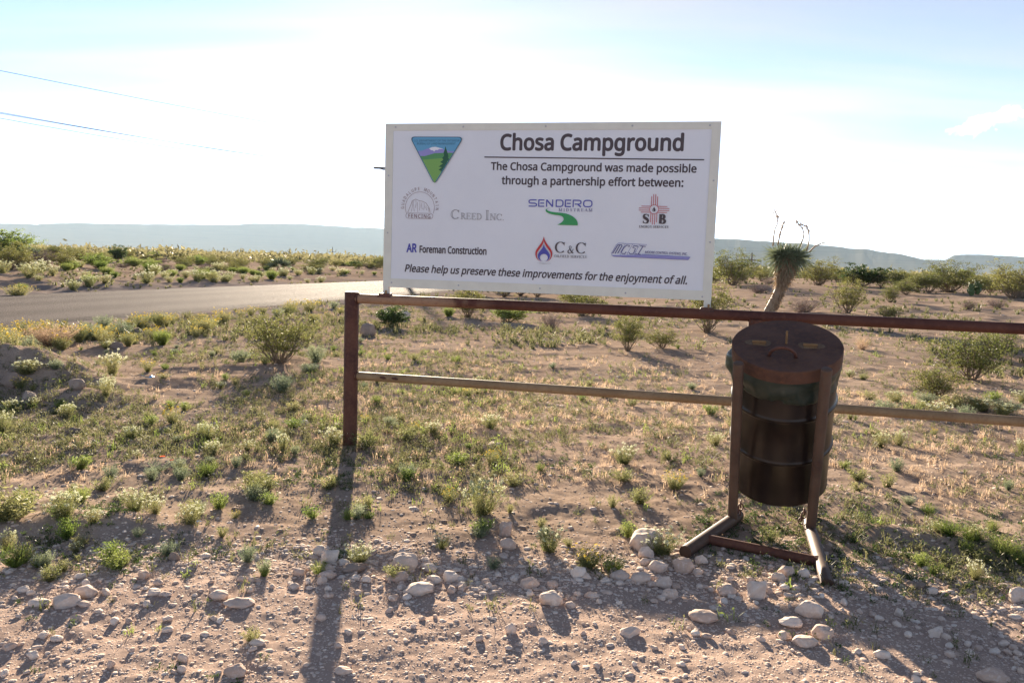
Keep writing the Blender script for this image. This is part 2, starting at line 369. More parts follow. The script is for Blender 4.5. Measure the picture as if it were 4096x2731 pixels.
class MB:
    """collects vertices and faces"""
    def __init__(s): s.v = []; s.f = []; s.m = []
    def add(s, v, f, m=0):
        b = len(s.v); s.v += [tuple(map(float, p)) for p in v]; s.f += [tuple(i + b for i in q) for q in f]; s.m += [m] * len(f)
    def box(s, x0, x1, y0, y1, z0, z1, m=0, T=None, bev=0.0):
        P = [(x0, y0, z0), (x1, y0, z0), (x1, y1, z0), (x0, y1, z0), (x0, y0, z1), (x1, y0, z1), (x1, y1, z1), (x0, y1, z1)]
        if T is not None: P = [T @ Vector(p) for p in P]
        s.add(P, [(0, 3, 2, 1), (4, 5, 6, 7), (0, 1, 5, 4), (1, 2, 6, 5), (2, 3, 7, 6), (3, 0, 4, 7)], m)
    def tube(s, pts, rad, n=12, m=0, caps=True):
        pts = [Vector(map(float, p)) for p in pts]
        if not hasattr(rad, '__len__'): rad = [rad] * len(pts)
        b = len(s.v); prev = None
        for i, p in enumerate(pts):
            t = (pts[min(i + 1, len(pts) - 1)] - pts[max(i - 1, 0)]).normalized()
            if prev is None:
                prev = t.cross(Vector((0, 0, 1)) if abs(t.z) < .9 else Vector((1, 0, 0))).normalized()
            prev = (prev - t * prev.dot(t)).normalized(); q = t.cross(prev)
            for k in range(n):
                a = 2 * math.pi * k / n
                s.v.append(tuple(p + (prev * math.cos(a) + q * math.sin(a)) * rad[i]))
        for i in range(len(pts) - 1):
            for k in range(n):
                k2 = (k + 1) % n
                s.f.append((b + i * n + k, b + i * n + k2, b + (i + 1) * n + k2, b + (i + 1) * n + k)); s.m.append(m)
        if caps:
            s.f.append(tuple(b + k for k in range(n))[::-1]); s.m.append(m)
            s.f.append(tuple(b + (len(pts) - 1) * n + k for k in range(n))); s.m.append(m)
    def lathe(s, prof, n=48, m=0, a0=0.0, a1=2 * math.pi, fn=None):
        b = len(s.v); full = abs(a1 - a0 - 2 * math.pi) < 1e-6; nn = n if full else n + 1
        for r, z in prof:
            for k in range(nn):
                a = a0 + (a1 - a0) * k / n; rr, zz = (r, z) if fn is None else fn(r, z, a)
                s.v.append((rr * math.cos(a), rr * math.sin(a), zz))
        for i in range(len(prof) - 1):
            for k in range(n):
                k2 = (k + 1) % nn
                s.f.append((b + i * nn + k, b + i * nn + k2, b + (i + 1) * nn + k2, b + (i + 1) * nn + k)); s.m.append(m)
    def build(s, name, mats, parent=None, smooth=False, T=None):
        v = s.v if T is None else [tuple(T @ Vector(p)) for p in s.v]
        return mk(name, v, s.f, mats, s.m, smooth, parent)
def shade_auto(o, ang=40):
    me = o.data; me.polygons.foreach_set('use_smooth', np.full(len(me.polygons), True))
    try: me.set_sharp_from_angle(angle=R(ang))
    except Exception: pass

# ------------------------------------------------------------------ ground sheet, road, mesas
th = np.concatenate([np.linspace(-math.pi, -.72, 60)[:-1], np.linspace(-.72, .72, 560), np.linspace(.72, math.pi, 60)[1:]])
rr = np.concatenate([[0.0, .5, .9, 1.3, 1.7], np.geomspace(2.0, 60, 720), np.geomspace(61, 7400, 110)])
TH, RR = np.meshgrid(th, rr); GX = RR * np.sin(TH); GY = RR * np.cos(TH); GZ = Hf(GX, GY)
n0, n1 = GX.shape; I = np.arange(n0 * n1).reshape(n0, n1)
q = np.stack([I[:-1, :-1], I[1:, :-1], I[1:, 1:], I[:-1, 1:]], -1).reshape(-1, 4)[:, ::-1]
g = mk('ground', np.stack([GX, GY, GZ], -1).reshape(-1, 3), q, 'soil', smooth=True); g['kind'] = 'structure'

S = np.concatenate([np.linspace(-60, 20, 60), np.linspace(22, 260, 140)]); U = np.linspace(-RD_W, RD_W, 25)
SS, UU = np.meshgrid(S, U, indexing='ij')
bend = 0.0016 * np.clip(SS - 20, 0, 400) ** 2 * .35
edge = np.where(np.abs(UU) > RD_W - .01, .12 * fbm(SS * .8, UU, 88, 3), 0)
ut = UU + edge * np.sign(UU) + bend
RX = RD_P[0] + RD_D[0] * SS + RD_N[0] * ut; RY = RD_P[1] + RD_D[1] * SS + RD_N[1] * ut
RZ = 0.03 + .06 * (1 - (UU / RD_W) ** 2) - np.where(np.abs(UU) > RD_W - .01, .06, 0)
RZ = RZ - ss(200, 400, np.hypot(RX, RY)) * 0.5
n0, n1 = RX.shape; I = np.arange(n0 * n1).reshape(n0, n1)
q = np.stack([I[:-1, :-1], I[:-1, 1:], I[1:, 1:], I[1:, :-1]], -1).reshape(-1, 4)[:, ::-1]
rd = mk('road', np.stack([RX, RY, RZ], -1).reshape(-1, 3), q, 'asphalt', smooth=True); rd['kind'] = 'structure'

def el(px, py):
    d = ray(px, py); return math.atan2(d[0], d[1]), d[2] / math.hypot(d[0], d[1])
def mesa(name, prof, rt, r0, r1, seed, foot=0.0):
    az = np.array([p[0] for p in prof]); tn = np.array([p[1] for p in prof])
    A = np.linspace(az[0], az[-1], 420); top = np.interp(A, az, tn) * rt + CH
    top = top + 2 * fbm(A * 60, A * 0 + seed, seed, 4)
    fr = np.concatenate([np.linspace(0, .72, 14), np.linspace(.76, 1, 8), [1.03, 1.4, 1.6]])
    prf = np.concatenate([.62 * np.linspace(0, 1, 14) ** 1.6, [.68, .72, .77, .80, .86, .93, .98, 1.0], [1.0, 1.0, 0]])
    AA, FF = np.meshgrid(A, fr); gul = 1 + .04 * fbm(AA * 45, FF * 1.5, seed + 5, 4)
    rr_ = r0 + (rt - r0) * FF * np.where(FF <= 1, gul, 1.0)
    zz = top[None, :] * prf[:, None] - 12 * (FF < .01)
    zz = zz - np.where((FF > .02) & (FF < .98), 3 * np.abs(fbm(AA * 90, FF * 3, seed + 9, 3)), 0)
    X = rr_ * np.sin(AA); Y = rr_ * np.cos(AA)
    n0, n1 = X.shape; I = np.arange(n0 * n1).reshape(n0, n1)
    q = np.stack([I[:-1, :-1], I[1:, :-1], I[1:, 1:], I[:-1, 1:]], -1).reshape(-1, 4)[:, ::-1]
    o = mk(name, np.stack([X, Y, zz], -1).reshape(-1, 3), q, 'mesa', smooth=True); o['kind'] = 'structure'; return o
P = [el(*a) for a in ((0, 893), (110, 894), (150, 899), (160, 895), (300, 893), (560, 897), (950, 898), (990, 893), (1210, 896), (1400, 908), (1500, 912), (1800, 925), (2500, 948), (2760, 957))]
P = [(P[0][0] - .5, P[0][1])] + P + [(P[-1][0] + .02, P[-1][1])]
mesa('far_mesa', P, 7000, 5600, 0, 3)
P = [el(*a) for a in ((2500, 975), (2700, 962), (2880, 953), (3060, 966), (3200, 973), (3400, 992), (3480, 1000), (3600, 1016), (3665, 1032), (3700, 1040), (3790, 1046), (3900, 1065), (4096, 1075))]
P += [(P[-1][0] + .3, P[-1][1] + .003)]
mesa('near_mesa', P, 3500, 2700, 0, 7)
P = [el(*a) for a in ((3500, 1060), (3600, 1045), (3700, 1037), (3780, 1038), (3795, 1030), (3815, 1019), (3850, 1016), (3920, 1018), (4000, 1024), (4096, 1027))]
P += [(P[-1][0] + .3, P[-1][1] + .004)]
mesa('notched_mesa', P, 3900, 3600, 0, 11)

# haze: one closed box round everything
hz = MB(); hz.box(-7600, 7600, -7600, 7600, -12.0, 262)
ho = mk('haze', hz.v, hz.f, 'soil'); ho.data.materials.clear(); ho['kind'] = 'stuff'
hm = bpy.data.materials.new('haze_air'); hm.use_nodes = True; nt = hm.node_tree; nt.nodes.clear()
pv = nt.nodes.new('ShaderNodeVolumePrincipled'); pv.inputs['Color'].default_value = (.62, .82, 1, 1); pv.inputs['Density'].default_value = 6.8e-5; pv.inputs['Anisotropy'].default_value = .08
oo = nt.nodes.new('ShaderNodeOutputMaterial'); nt.links.new(pv.outputs[0], oo.inputs['Volume']); ho.data.materials.append(hm)

# ------------------------------------------------------------------ fence
PSI = -.228
A0 = np.array([-1.270, 6.289, 0.0]); FD = np.array([math.cos(PSI), math.sin(PSI), 0]); FN = np.array([-math.sin(PSI), math.cos(PSI), 0])
A0[2] = float(Hf(A0[0], A0[1])) * 0
HT, HL = 1.168, .556
fence = empty('pipe_fence', (0, 0, 0)); tag(fence, 'rusty welded pipe fence with two rails carrying the white campground sign', 'fence')
def fp(s, z, off=0.0): return A0 + FD * s + FN * off + np.array([0, 0, z])
def post(s, top, parent=fence):
    m = MB(); r = .056
    m.tube([fp(s, -.4), fp(s, top - .012), fp(s, top - .003), fp(s, top)], [r, r, r * .96, r * .82], 28)
    o = m.build('post', 'rusty_pipe', parent); shade_auto(o); return o
post(0, HT + .052)
SP = 3.05
m = MB(); m.tube([fp(SP, -.4), fp(SP, HT - .02)], .05, 24); o = m.build('post', 'rusty_pipe', fence); shade_auto(o)
m = MB(); m.tube([fp(SP * 2 + .3, -.4), fp(SP * 2 + .3, HT - .02)], .05, 24); o = m.build('post', 'rusty_pipe', fence); shade_auto(o)
def rail(z, r, mt, sag):
    m = MB(); pts = [fp(s, z + sag * math.sin(math.pi * min(s, 6) / 6), 0) for s in np.linspace(.035, 7.5, 24)]
    m.tube(pts, r, 24); o = m.build('rail', mt, fence); shade_auto(o)
    w = MB(); w.tube([fp(.05, z), fp(.062, z)], r + .006, 20); o = w.build('weld', 'weld', fence); shade_auto(o)
    return o
rail(HT, .0375, 'rusty_rail', .004); rail(HL, .0335, 'tan_pipe', .004)
# burnt patches on the lower rail
for s in (.26, .36): 
    m = MB(); m.tube([fp(s, HL + .006, -.0337), fp(s + .03, HL + .004, -.0343), fp(s + .05, HL, -.0337)], [.006, .012, .005], 8); m.build('weld', 'weld', fence)

# ------------------------------------------------------------------ sign board
S0, SW, SH, ZB = .261, 2.480, 1.240, 1.268
sgn = empty('campground_sign', tuple(fp(S0, 0))); tag(sgn, 'large white campground sign with partner logos bolted on top of the rusty fence', 'sign')
BO = fp(S0, ZB)                                    # bottom left corner of the board
TS = Matrix(((FD[0], 0, -FN[0] * 1, BO[0]), (FD[1], 0, -FN[1], BO[1]), (0, 1, 0, BO[2]), (0, 0, 0, 1)))   # u right, v up, w towards viewer
TL = Matrix.Translation(-Vector(sgn.location)) @ TS
def sb(name, mt, boxes, parent=sgn):
    m = MB()
    for b in boxes: m.box(*b)
    return m.build(name, mt, parent, T=TL)
sb('board', 'sign_white', [(.02, SW - .02, .02, SH - .02, -.012, .0)])
fwid = .062
sb('frame_bar', 'frame_cream', [(0, SW, SH - .052, SH, -.035, .004)]); sb('frame_bar', 'frame_cream', [(fwid, SW - fwid, 0, .068, -.035, .004)])
sb('frame_bar', 'frame_cream', [(0, fwid, 0 - .0, SH - .052, -.036, .0045)]); sb('frame_bar', 'frame_cream', [(SW - fwid, SW, 0, SH - .052, -.036, .0045)])
sb('leg', 'frame_cream', [(.002, .044, -.075, .0, -.034, .002)]); sb('leg', 'frame_cream', [(SW - .05, SW - .002, -.075, 0, -.034, .002)])
for u in (.022, SW - .028):
    m = MB(); 
    z0 = -(ZB - HT) + .020
    v = [(u - .055, z0, -.035), (u + .055, z0, -.035), (u + .055, z0, .035), (u - .055, z0, .035), (u - .04, z0 + .032, -.03), (u + .04, z0 + .032, -.03), (u + .04, z0 + .032, .03), (u - .04, z0 + .032, .03)]
    m.add(v, [(0, 3, 2, 1), (4, 5, 6, 7), (0, 1, 5, 4), (1, 2, 6, 5), (2, 3, 7, 6), (3, 0, 4, 7)])
    m.build('bracket', 'weld', sgn, T=TL)
    m = MB(); m.tube([(u + .012, z0 + .028, .024), (u + .012, z0 + .055, .024)], .008, 10); m.build('bolt', 'hinge_rust', sgn, T=TL)
def uv_of(px, py):
    """place on the board seen through a point of the photograph"""
    d = ray(px, py); n = -FN; t = ((BO - EYE) @ n) / (d @ n); p = EYE + d * t - BO
    return float(p @ FD), float(p[2])
for px, py in ((1583, 505), (1854, 503), (2184, 502), (2530, 502), (2840, 504), (1556, 703), (1550, 931), (2857, 723), (2846, 969), (1567, 1130), (1834, 1141), (2160, 1154), (2502, 1172), (2809, 1187)):
    u, v = uv_of(px, py)
    if u < fwid: u = fwid * .5
    if u > SW - fwid: u = SW - fwid * .5
    if v > SH - .06: v = SH - .026
    m = MB(); m.lathe([(0.0001, .0085), (.004, .008), (.0062, .0055), (.0070, .0042)], 12); m.build('screw', 'screw_metal', sgn, T=TL @ Matrix.Translation((u, v, 0)), smooth=True)

# ---- print
ZP = [.0012]
def zp(): ZP[0] += .000015; return ZP[0]
fd_ = os.path.join(bpy.utils.resource_path('LOCAL'), 'datafiles', 'fonts')
FONT = None
for fn in ('NotoSansHebrew-Regular.woff2', 'NotoSansMath-Regular.woff2', 'Inter.woff2'):
    try:
        FONT = bpy.data.fonts.load(os.path.join(fd_, fn)); break
    except Exception: pass
def text_verts(s, bold, spacing=1.0):
    c = bpy.data.curves.new('print', 'FONT'); c.body = s; c.space_character = spacing; c.resolution_u = 4
    if FONT: c.font = FONT
    o = bpy.data.objects.new('print', c); COL.objects.link(o)
    dg = bpy.context.evaluated_depsgraph_get(); dg.update(); e = o.evaluated_get(dg); me = e.to_mesh()
    v = np.array([p.co[:] for p in me.vertices]); f = [tuple(p.vertices) for p in me.polygons]
    e.to_mesh_clear(); bpy.data.objects.remove(o); return v, f
def embolden(v, f, b, z0):
    """heavier strokes: copies of the outline shifted round a small circle, each a hair proud of the last"""
    if b <= 0: return v, f
    V, Fa = [], []
    for k in range(9):
        a = 2 * math.pi * k / 8; d = np.array([math.cos(a) * b, math.sin(a) * b, 0]) if k < 8 else np.zeros(3)
        w = v.copy() + d; w[:, 2] = k * .00003; Fa += [tuple(i + len(v) * k for i in q_) for q_ in f]; V.append(w)
    return np.concatenate(V), Fa
CAPH = {}
def text(s, pl, pr, cap, mt, bold=.02, shear=0.0, name='lettering', spacing=1.0, xh=None, parent=sgn, add=None):
    """one printed line: baseline from photo point pl to pr; cap = height of a capital in photo pixels at the left end"""
    (u0, v0), (u1, v1) = uv_of(*pl), uv_of(*pr)
    hcap = uv_of(pl[0], pl[1] - cap)[1] - v0
    v, f = text_verts(s, 0, spacing); v, f = embolden(v, f, bold, 0)
    if bold not in CAPH: hv, _ = text_verts('H', 0); CAPH[bold] = (hv[:, 1].min() - bold, hv[:, 1].max() + bold)
    lo, hi = CAPH[bold]; ky = hcap / (hi - lo)
    x = v[:, 0]; y = (v[:, 1] - lo) * ky; xs = (x - x.min()) / (x.max() - x.min()); L = u1 - u0
    X = u0 + xs * L + y * shear; Y = v0 + (v1 - v0) * xs + y
    if shear: X = u0 + (X - X.min()) / (X.max() - X.min()) * L
    P_ = np.stack([X, Y, zp() + v[:, 2]], 1); ZP[0] += .0003 if bold > 0 else 0
    if add is not None: add.add(P_, f, add.cur); return
    T_ = [tuple(TL @ Vector(p)) for p in P_]
    return mk(name, T_, f, mt, parent=parent)
text('Chosa Campground', (2000, 603), (2734, 606), 67, 'ink_dark', .030)
text('The Chosa Campground was made possible', (1963, 681), (2786, 692), 32, 'ink_dark', .026)
text('through a partnership effort between:', (2006, 738), (2733, 749), 33, 'ink_dark', .026)
text('Please help us preserve these improvements for the enjoyment of all.', (1619, 1087), (2748, 1138), 30, 'ink_dark', .024, .20)
text('AR', (1626, 1010), (1667, 1010), 36, 'ink_blue', .035)
text('Foreman Construction', (1678, 1011), (1946, 1020), 29, 'ink_dark', .030)
def quad_line(m, a, b, w, mi=0):
    a = np.array(a); b = np.array(b); d = b - a; L = np.hypot(*d); n = np.array([-d[1], d[0]]) / L * w / 2; z = zp()
    m.add([(*(a - n), z), (*(b - n), z), (*(b + n), z), (*(a + n), z)], [(0, 1, 2, 3)], mi)
def pline(m, pts, w, mi=0, closed=False):
    pts = [np.array(p, float) for p in pts]
    if closed: pts = pts + [pts[0]]
    n = len(pts); L = []; Rr = []
    for i, p in enumerate(pts):
        if closed: t = pts[(i + 1) % (n - 1)] - pts[(i - 1) % (n - 1)] if 0 < i < n - 1 else pts[1] - pts[n - 2]
        else: t = pts[min(i + 1, n - 1)] - pts[max(i - 1, 0)]
        t = t / (np.hypot(*t) + 1e-12); k = np.array([-t[1], t[0]]); ww = w[i] if hasattr(w, '__len__') else w
        L.append(p + k * ww / 2); Rr.append(p - k * ww / 2)
    z = zp(); V = [(*p, z) for p in L] + [(*p, z) for p in Rr]
    m.add(V, [(i + n, i + n + 1, i + 1, i) for i in range(n - 1)], mi)
def fan(m, pts, mi=0):
    from mathutils.geometry import tessellate_polygon
    z = zp(); V = [(p[0], p[1], z) for p in pts]; tr = tessellate_polygon([[Vector((p[0], p[1], 0)) for p in pts]])
    m.add(V, [tuple(t) for t in tr], mi)
def bez(p0, p1, p2, p3, n=12): 
    p0, p1, p2, p3 = map(np.array, (p0, p1, p2, p3)); t = np.linspace(0, 1, n)[:, None]
    return list((1 - t) ** 3 * p0 + 3 * (1 - t) ** 2 * t * p1 + 3 * (1 - t) * t * t * p2 + t ** 3 * p3)
def px(*pts): return [np.array(uv_of(*p)) for p in pts]
m = MB(); a, b = px((1938, 629), (2817, 640)); quad_line(m, a, b, .0085); m.build('rule_line', 'ink_dark', sgn, T=TL)

# serif letters drawn stroke by stroke (unit cap height)
def serif_glyph(ch, T=.16, t=.05):
    """returns (width, [strokes]); stroke = (points, widths)"""
    sz = .22; out = []
    def L(x0, y0, x1, y1, w): out.append(([(x0, y0), (x1, y1)], w))
    def stem(x, y0=0, y1=1, sb=True, st=True, w=T):
        L(x, y0, x, y1, w)
        if sb: L(x - sz * .75, y0 + t / 2, x + sz * .75, y0 + t / 2, t)
        if st: L(x - sz * .75, y1 - t / 2, x + sz * .75, y1 - t / 2, t)
    def arc(cx, cy, rx, ry, a0, a1, wmin=t, wmax=T, n=18):
        ps = []; ws = []
        for k in range(n + 1):
            a = R(a0 + (a1 - a0) * k / n); ps.append((cx + rx * math.cos(a), cy + ry * math.sin(a))); ws.append(wmin + (wmax - wmin) * abs(math.cos(a)) ** 1.3)
        out.append((ps, ws))
    if ch == 'C': arc(.5, .5, .43, .47, 42, 318); L(.84, .68, .86, .97, t * 1.1); return 1.0, out
    if ch == 'O': arc(.48, .5, .42, .47, 0, 360); return 1.0, out
    if ch == 'G': arc(.5, .5, .43, .47, 42, 300); L(.84, .68, .86, .97, t * 1.1); L(.84, .05, .84, .42, T * .9); L(.66, .42, .98, .42, t); return 1.08, out
    if ch == 'R': stem(.2); arc(.3, .73, .32, .245, 90, -90); L(.2, .975, .32, .975, t); L(.2, .485, .32, .485, t); L(.42, .48, .80, .03, T * .9); L(.68, .025, .92, .025, t); return .88, out
    if ch == 'B': stem(.2); arc(.3, .74, .28, .235, 90, -90); L(.2, .975, .32, .975, t); L(.2, .505, .34, .505, t); arc(.33, .265, .32, .24, 90, -90); L(.2, .025, .34, .025, t); return .80, out
    if ch == 'D': stem(.2); arc(.34, .5, .46, .475, 90, -90); L(.2, .975, .36, .975, t); L(.2, .025, .36, .025, t); return .95, out
    if ch == 'E': stem(.2); L(.2, .975, .68, .975, t); L(.2, .025, .72, .025, t); L(.2, .51, .56, .51, t); L(.68, .82, .68, 1, t); L(.73, 0, .73, .2, t); L(.56, .42, .56, .6, t); return .80, out
    if ch == 'F': stem(.2); L(.2, .975, .68, .975, t); L(.2, .5, .55, .5, t); L(.68, .8, .68, 1, t); L(.55, .41, .55, .59, t); return .74, out
    if ch == 'L': stem(.2); L(.2, .025, .68, .025, t); L(.70, 0, .70, .22, t); return .74, out
    if ch == 'I': stem(.22); return .46, out
    if ch == 'T': stem(.40, st=False); L(.04, .975, .76, .975, t); L(.05, .8, .05, 1, t); L(.75, .8, .75, 1, t); return .82, out
    if ch == 'N': stem(.17, w=t * 1.2); L(.17, .98, .83, .02, T); stem(.83, sb=False, w=t * 1.2); return 1.02, out
    if ch == 'M': stem(.15, w=t * 1.2); L(.17, .98, .55, .05, T); L(.55, .05, .93, .98, t * 1.1); stem(.96, w=T); return 1.18, out
    if ch == 'A': L(.06, .02, .43, .98, t * 1.1); L(.43, .98, .82, .02, T); L(.2, .34, .68, .34, t); L(-.04, .025, .2, .025, t); L(.68, .025, .95, .025, t); return .94, out
    if ch == 'V': L(.12, .98, .46, .03, T); L(.46, .03, .80, .98, t * 1.1); L(-.02, .975, .28, .975, t); L(.68, .975, .92, .975, t); return .92, out
    if ch == 'Y': L(.10, .98, .44, .46, T); L(.44, .46, .76, .98, t * 1.1); L(.44, 0, .44, .48, T); L(.28, .025, .6, .025, t); L(-.02, .975, .24, .975, t); L(.64, .975, .88, .975, t); return .86, out
    if ch == 'S':
        ps = [(.60, .80), (.52, .93), (.36, .97), (.19, .91), (.13, .76), (.20, .62), (.36, .53), (.52, .43), (.60, .28), (.54, .11), (.38, .03), (.20, .07), (.11, .20)]
        ws = [t, t, t * 1.1, T * .7, T * .85, T, T, T, T * .85, T * .7, t * 1.1, t, t]; out.append((ps, ws)); L(.62, .72, .62, .96, t); L(.10, .04, .10, .28, t); return .74, out
    if ch == '&':
        ps = [(.98, .55), (.86, .5), (.74, .25), (.55, .06), (.33, .02), (.14, .12), (.12, .30), (.27, .47), (.50, .64), (.60, .80), (.52, .95), (.38, .97), (.28, .85), (.33, .68), (.55, .35), (.80, .08), (.98, .03)]
        ws = [t, t, t, t, T * .7, T, T, t, t, T * .6, t, t, T * .6, T * .6, T, T, t]; out.append((ps, ws)); return 1.1, out
    if ch == '.': L(.08, 0, .08, .13, .13); return .25, out
    return .38, out
def serif(m, words, pl, pr, cap, mi=0, T=.16, t=.05, gap=.06, small=None, hollow=False):
    (u0, v0), (u1, v1) = uv_of(*pl), uv_of(*pr); h = uv_of(pl[0], pl[1] - cap)[1] - v0
    x = 0; items = []
    for k, ch in enumerate(words):
        s = 1.0
        if small and not (k == 0 or words[k - 1] == ' '): s = small
        w, st = serif_glyph(ch, T, t); items.append((x, s, st)); x += (w + gap) * s
    kx = (u1 - u0) / (x - gap)
    for x0, s, st in items:
        for ps, w in st:
            sc = lambda p: (u0 + (x0 + p[0] * s) * kx, v0 + (v1 - v0) * ((x0 + p[0] * s) * kx) / (u1 - u0) + p[1] * s * h)
            ww = [a * h * s for a in w] if hasattr(w, '__len__') else w * h * s
            pline(m, [sc(p) for p in ps], ww, mi)
            if hollow and (max(w) if hasattr(w, '__len__') else w) > t * 1.8:
                wi = [max(a * .25, a - .105) * h * s if a > t * 1.5 else 0 for a in w] if hasattr(w, '__len__') else (w - .105) * h * s
                pline(m, [sc(p) for p in ps], wi, mi + 1)

# Creed Inc., outlined serif capitals
m = MB(); serif(m, 'CREED INC.', (1804, 876), (2017, 882), 38, 0, .19, .05, .05, small=.66, hollow=True); m.build('logo', ['ink_grey', 'sign_white'], sgn, T=TL)
# arched fencing logo
m = MB(); cc = np.array(px((1680, 830))[0]); e1 = px((1738, 830))[0]; rad = e1[0] - cc[0]
def arcpts(c, r, a0, a1, n=24, ky=1.0): return [(c[0] + r * math.cos(R(a0 + (a1 - a0) * k / n)), c[1] + ky * r * math.sin(R(a0 + (a1 - a0) * k / n))) for k in range(n + 1)]
pline(m, arcpts(cc, rad, -22, 205, 40), .0022)
b0 = px((1625, 852), (1733, 855), (1731, 876), (1623, 873)); cx_ = sum(p[0] for p in b0) / 4; cyb = sum(p[1] for p in b0) / 4; bw_ = abs(b0[1][0] - b0[0][0]) / 2; bh = abs(b0[0][1] - b0[3][1]) / 2
rb = bh
pts = arcpts((cx_ + bw_ - rb, cyb), rb, -90, 90, 10) + arcpts((cx_ - bw_ + rb, cyb), rb, 90, 270, 10); pline(m, pts, .0022, closed=True)
pline(m, px((1632, 850), (1644, 820), (1650, 803), (1664, 797), (1676, 803), (1690, 806), (1704, 812), (1712, 824), (1718, 834), (1721, 851)), .0024)
for k, (x0, y0, x1, y1) in enumerate(((1650, 806, 1646, 848), (1656, 802, 1658, 846), (1664, 800, 1662, 832), (1671, 808, 1672, 850), (1680, 808, 1678, 842), (1688, 812, 1690, 838), (1697, 814, 1695, 840), (1705, 822, 1708, 842), (1712, 830, 1716, 848))):
    pline(m, px((x0, y0), ((x0 + x1) / 2 + (-1) ** k * 2, (y0 + y1) / 2), (x1, y1)), .0018)
m.cur = 0
text('FENCING', (1634, 871), (1722, 874), 15, 'ink_brown', .008, add=m, spacing=1.2)
word = 'GUADALUPE MOUNTAIN'
for k, ch in enumerate(word):
    if ch == ' ': continue
    a = 182 - (k + .0) * (186 / (len(word) - 1)); v, f = text_verts(ch, .006); hh = .0295
    lo = 0; sc_ = hh / .72; ro = rad + .012; ca, sa = math.cos(R(a)), math.sin(R(a)); z = zp()
    V = []
    for q_ in v:
        x = (q_[0] - (v[:, 0].max() + v[:, 0].min()) / 2) * sc_ * .8; y = q_[1] * sc_ + ro
        V.append((cc[0] + ca * y + sa * x, cc[1] + sa * y - ca * x, z))
    m.add(V, f, 0)
m.build('logo', 'ink_brown', sgn, T=TL)
# Sendero: wide square-cornered capitals
def rr_path(u0, v0, u1, v1, r, seq): pass
m = MB()
(u0, v0), (u1, v1) = uv_of(2115, 827), uv_of(2370, 830); sh_ = uv_of(2115, 798)[1] - v0; 
cells = [(0, .128), (.150, .248), (.273, .388), (.425, .545), (.568, .666), (.690, .826), (.852, 1.0)]
def seg(pts, w=.15):
    L = u1 - u0; pline(m, [(u0 + p[0] * L, v0 + (v1 - v0) * p[0] + p[1] * sh_) for p in pts], w * sh_)
def cr_(cx, cy, rx, ry, a0, a1, n=6): return [(cx + rx * math.cos(R(a0 + (a1 - a0) * k / n)), cy + ry * math.sin(R(a0 + (a1 - a0) * k / n))) for k in range(n + 1)]
a, b = cells[0]; seg([(b - .005, .93)] + cr_(a + .03, .71, .028, .22, 90, 270) + cr_(b - .03, .27, .028, .20, 90, -90) + [(a, .07)])
for i in (1, 4):
    a, b = cells[i]; seg([(b, .93), (a + .01, .93)]); seg([(a + .01, 1), (a + .01, 0)]); seg([(a + .01, .07), (b, .07)]); seg([(a + .032, .5), (b - .004, .5)])
a, b = cells[2]; seg([(a + .01, 0), (a + .01, 1)]); seg([(a + .012, .95), (b - .012, .05)], .19); seg([(b - .01, 0), (b - .01, 1)])
a, b = cells[3]; seg([(a + .01, .0), (a + .01, .94)]); seg([(a + .004, .93)] + cr_(b - .045, .63, .04, .30, 90, 0) + cr_(b - .045, .37, .04, .30, 0, -90) + [(a + .004, .07)])
a, b = cells[5]; seg([(a + .01, 0), (a + .01, .94)]); seg([(a + .004, .93)] + cr_(b - .035, .67, .03, .26, 90, -90) + [(a + .035, .41)]); seg([(b - .055, .40), (b - .004, .02)], .18)
a, b = cells[6]; seg(cr_(b - .055, .60, .045, .33, 0, 90) + cr_(a + .055, .60, .045, .33, 90, 180) + cr_(a + .055, .40, .045, .33, 180, 270) + cr_(b - .055, .40, .045, .33, 270, 360) + [(b - .01, .6)])
serif(m, 'MIDSTREAM', (2235, 846), (2370, 847), 12, 1, .15, .06, .38)
top = bez((2207, 831), (2175, 834), (2180, 848), (2240, 851)) + bez((2240, 851), (2290, 855), (2316, 880), (2311, 902))
bot = bez((2229, 900), (2262, 886), (2265, 866), (2232, 861)) + bez((2232, 861), (2180, 858), (2165, 835), (2207, 830))
fan(m, [uv_of(*p) for p in top + bot[:-1]], 2)
m.build('logo', ['ink_blue', 'ink_blue_dark', 'ink_green'], sgn, T=TL)
# sun symbol with drop, S and B
m = MB(); c_ = uv_of(2616.5, 838); ru = uv_of(2634.5, 838)[0] - c_[0]; s1 = ru / 18.0
pline(m, arcpts(c_, ru, 0, 360, 28), 1.9 * s1, 0)
for sx_, sy_ in ((0, 1), (0, -1), (1, 0), (-1, 0)):
    for off, l0, l1 in ((-12, 14, 52), (-4.2, 17.5, 61), (4.2, 17.5, 61), (12, 14, 52)):
        if sx_ == 0: a, b = (off, l0 * sy_), (off, l1 * sy_)
        else: a, b = (l0 * sx_, off), (l1 * sx_, off)
        tl = lambda p: (c_[0] + p[0] * s1, c_[1] + p[1] * s1 - p[0] * s1 * .0)
        quad_line(m, tl(a), tl(b), 2.3 * s1, 0)
dr = [(0, 10)] + [(6.2 * math.cos(R(a)), -3 + 6.2 * math.sin(R(a))) for a in range(35, -216, -15)]
fan(m, [(c_[0] + p[0] * s1, c_[1] + p[1] * s1) for p in dr], 1)
fan(m, [(c_[0] + p[0] * s1 - 2.2 * s1, c_[1] + (p[1] + 1) * s1) for p in [(0, -7), (2, -8), (1, -2), (-.6, -3)]], 2)
serif(m, 'S', (2569, 894), (2597, 895), 38, 1, .30, .08); serif(m, 'B', (2634, 895), (2664, 896), 38, 1, .30, .08)
serif(m, 'ENERGY SERVICES', (2556, 911), (2674, 913), 9, 1, .2, .09, .07)
m.build('logo', ['ink_red', 'ink_dark', 'sign_white'], sgn, T=TL)
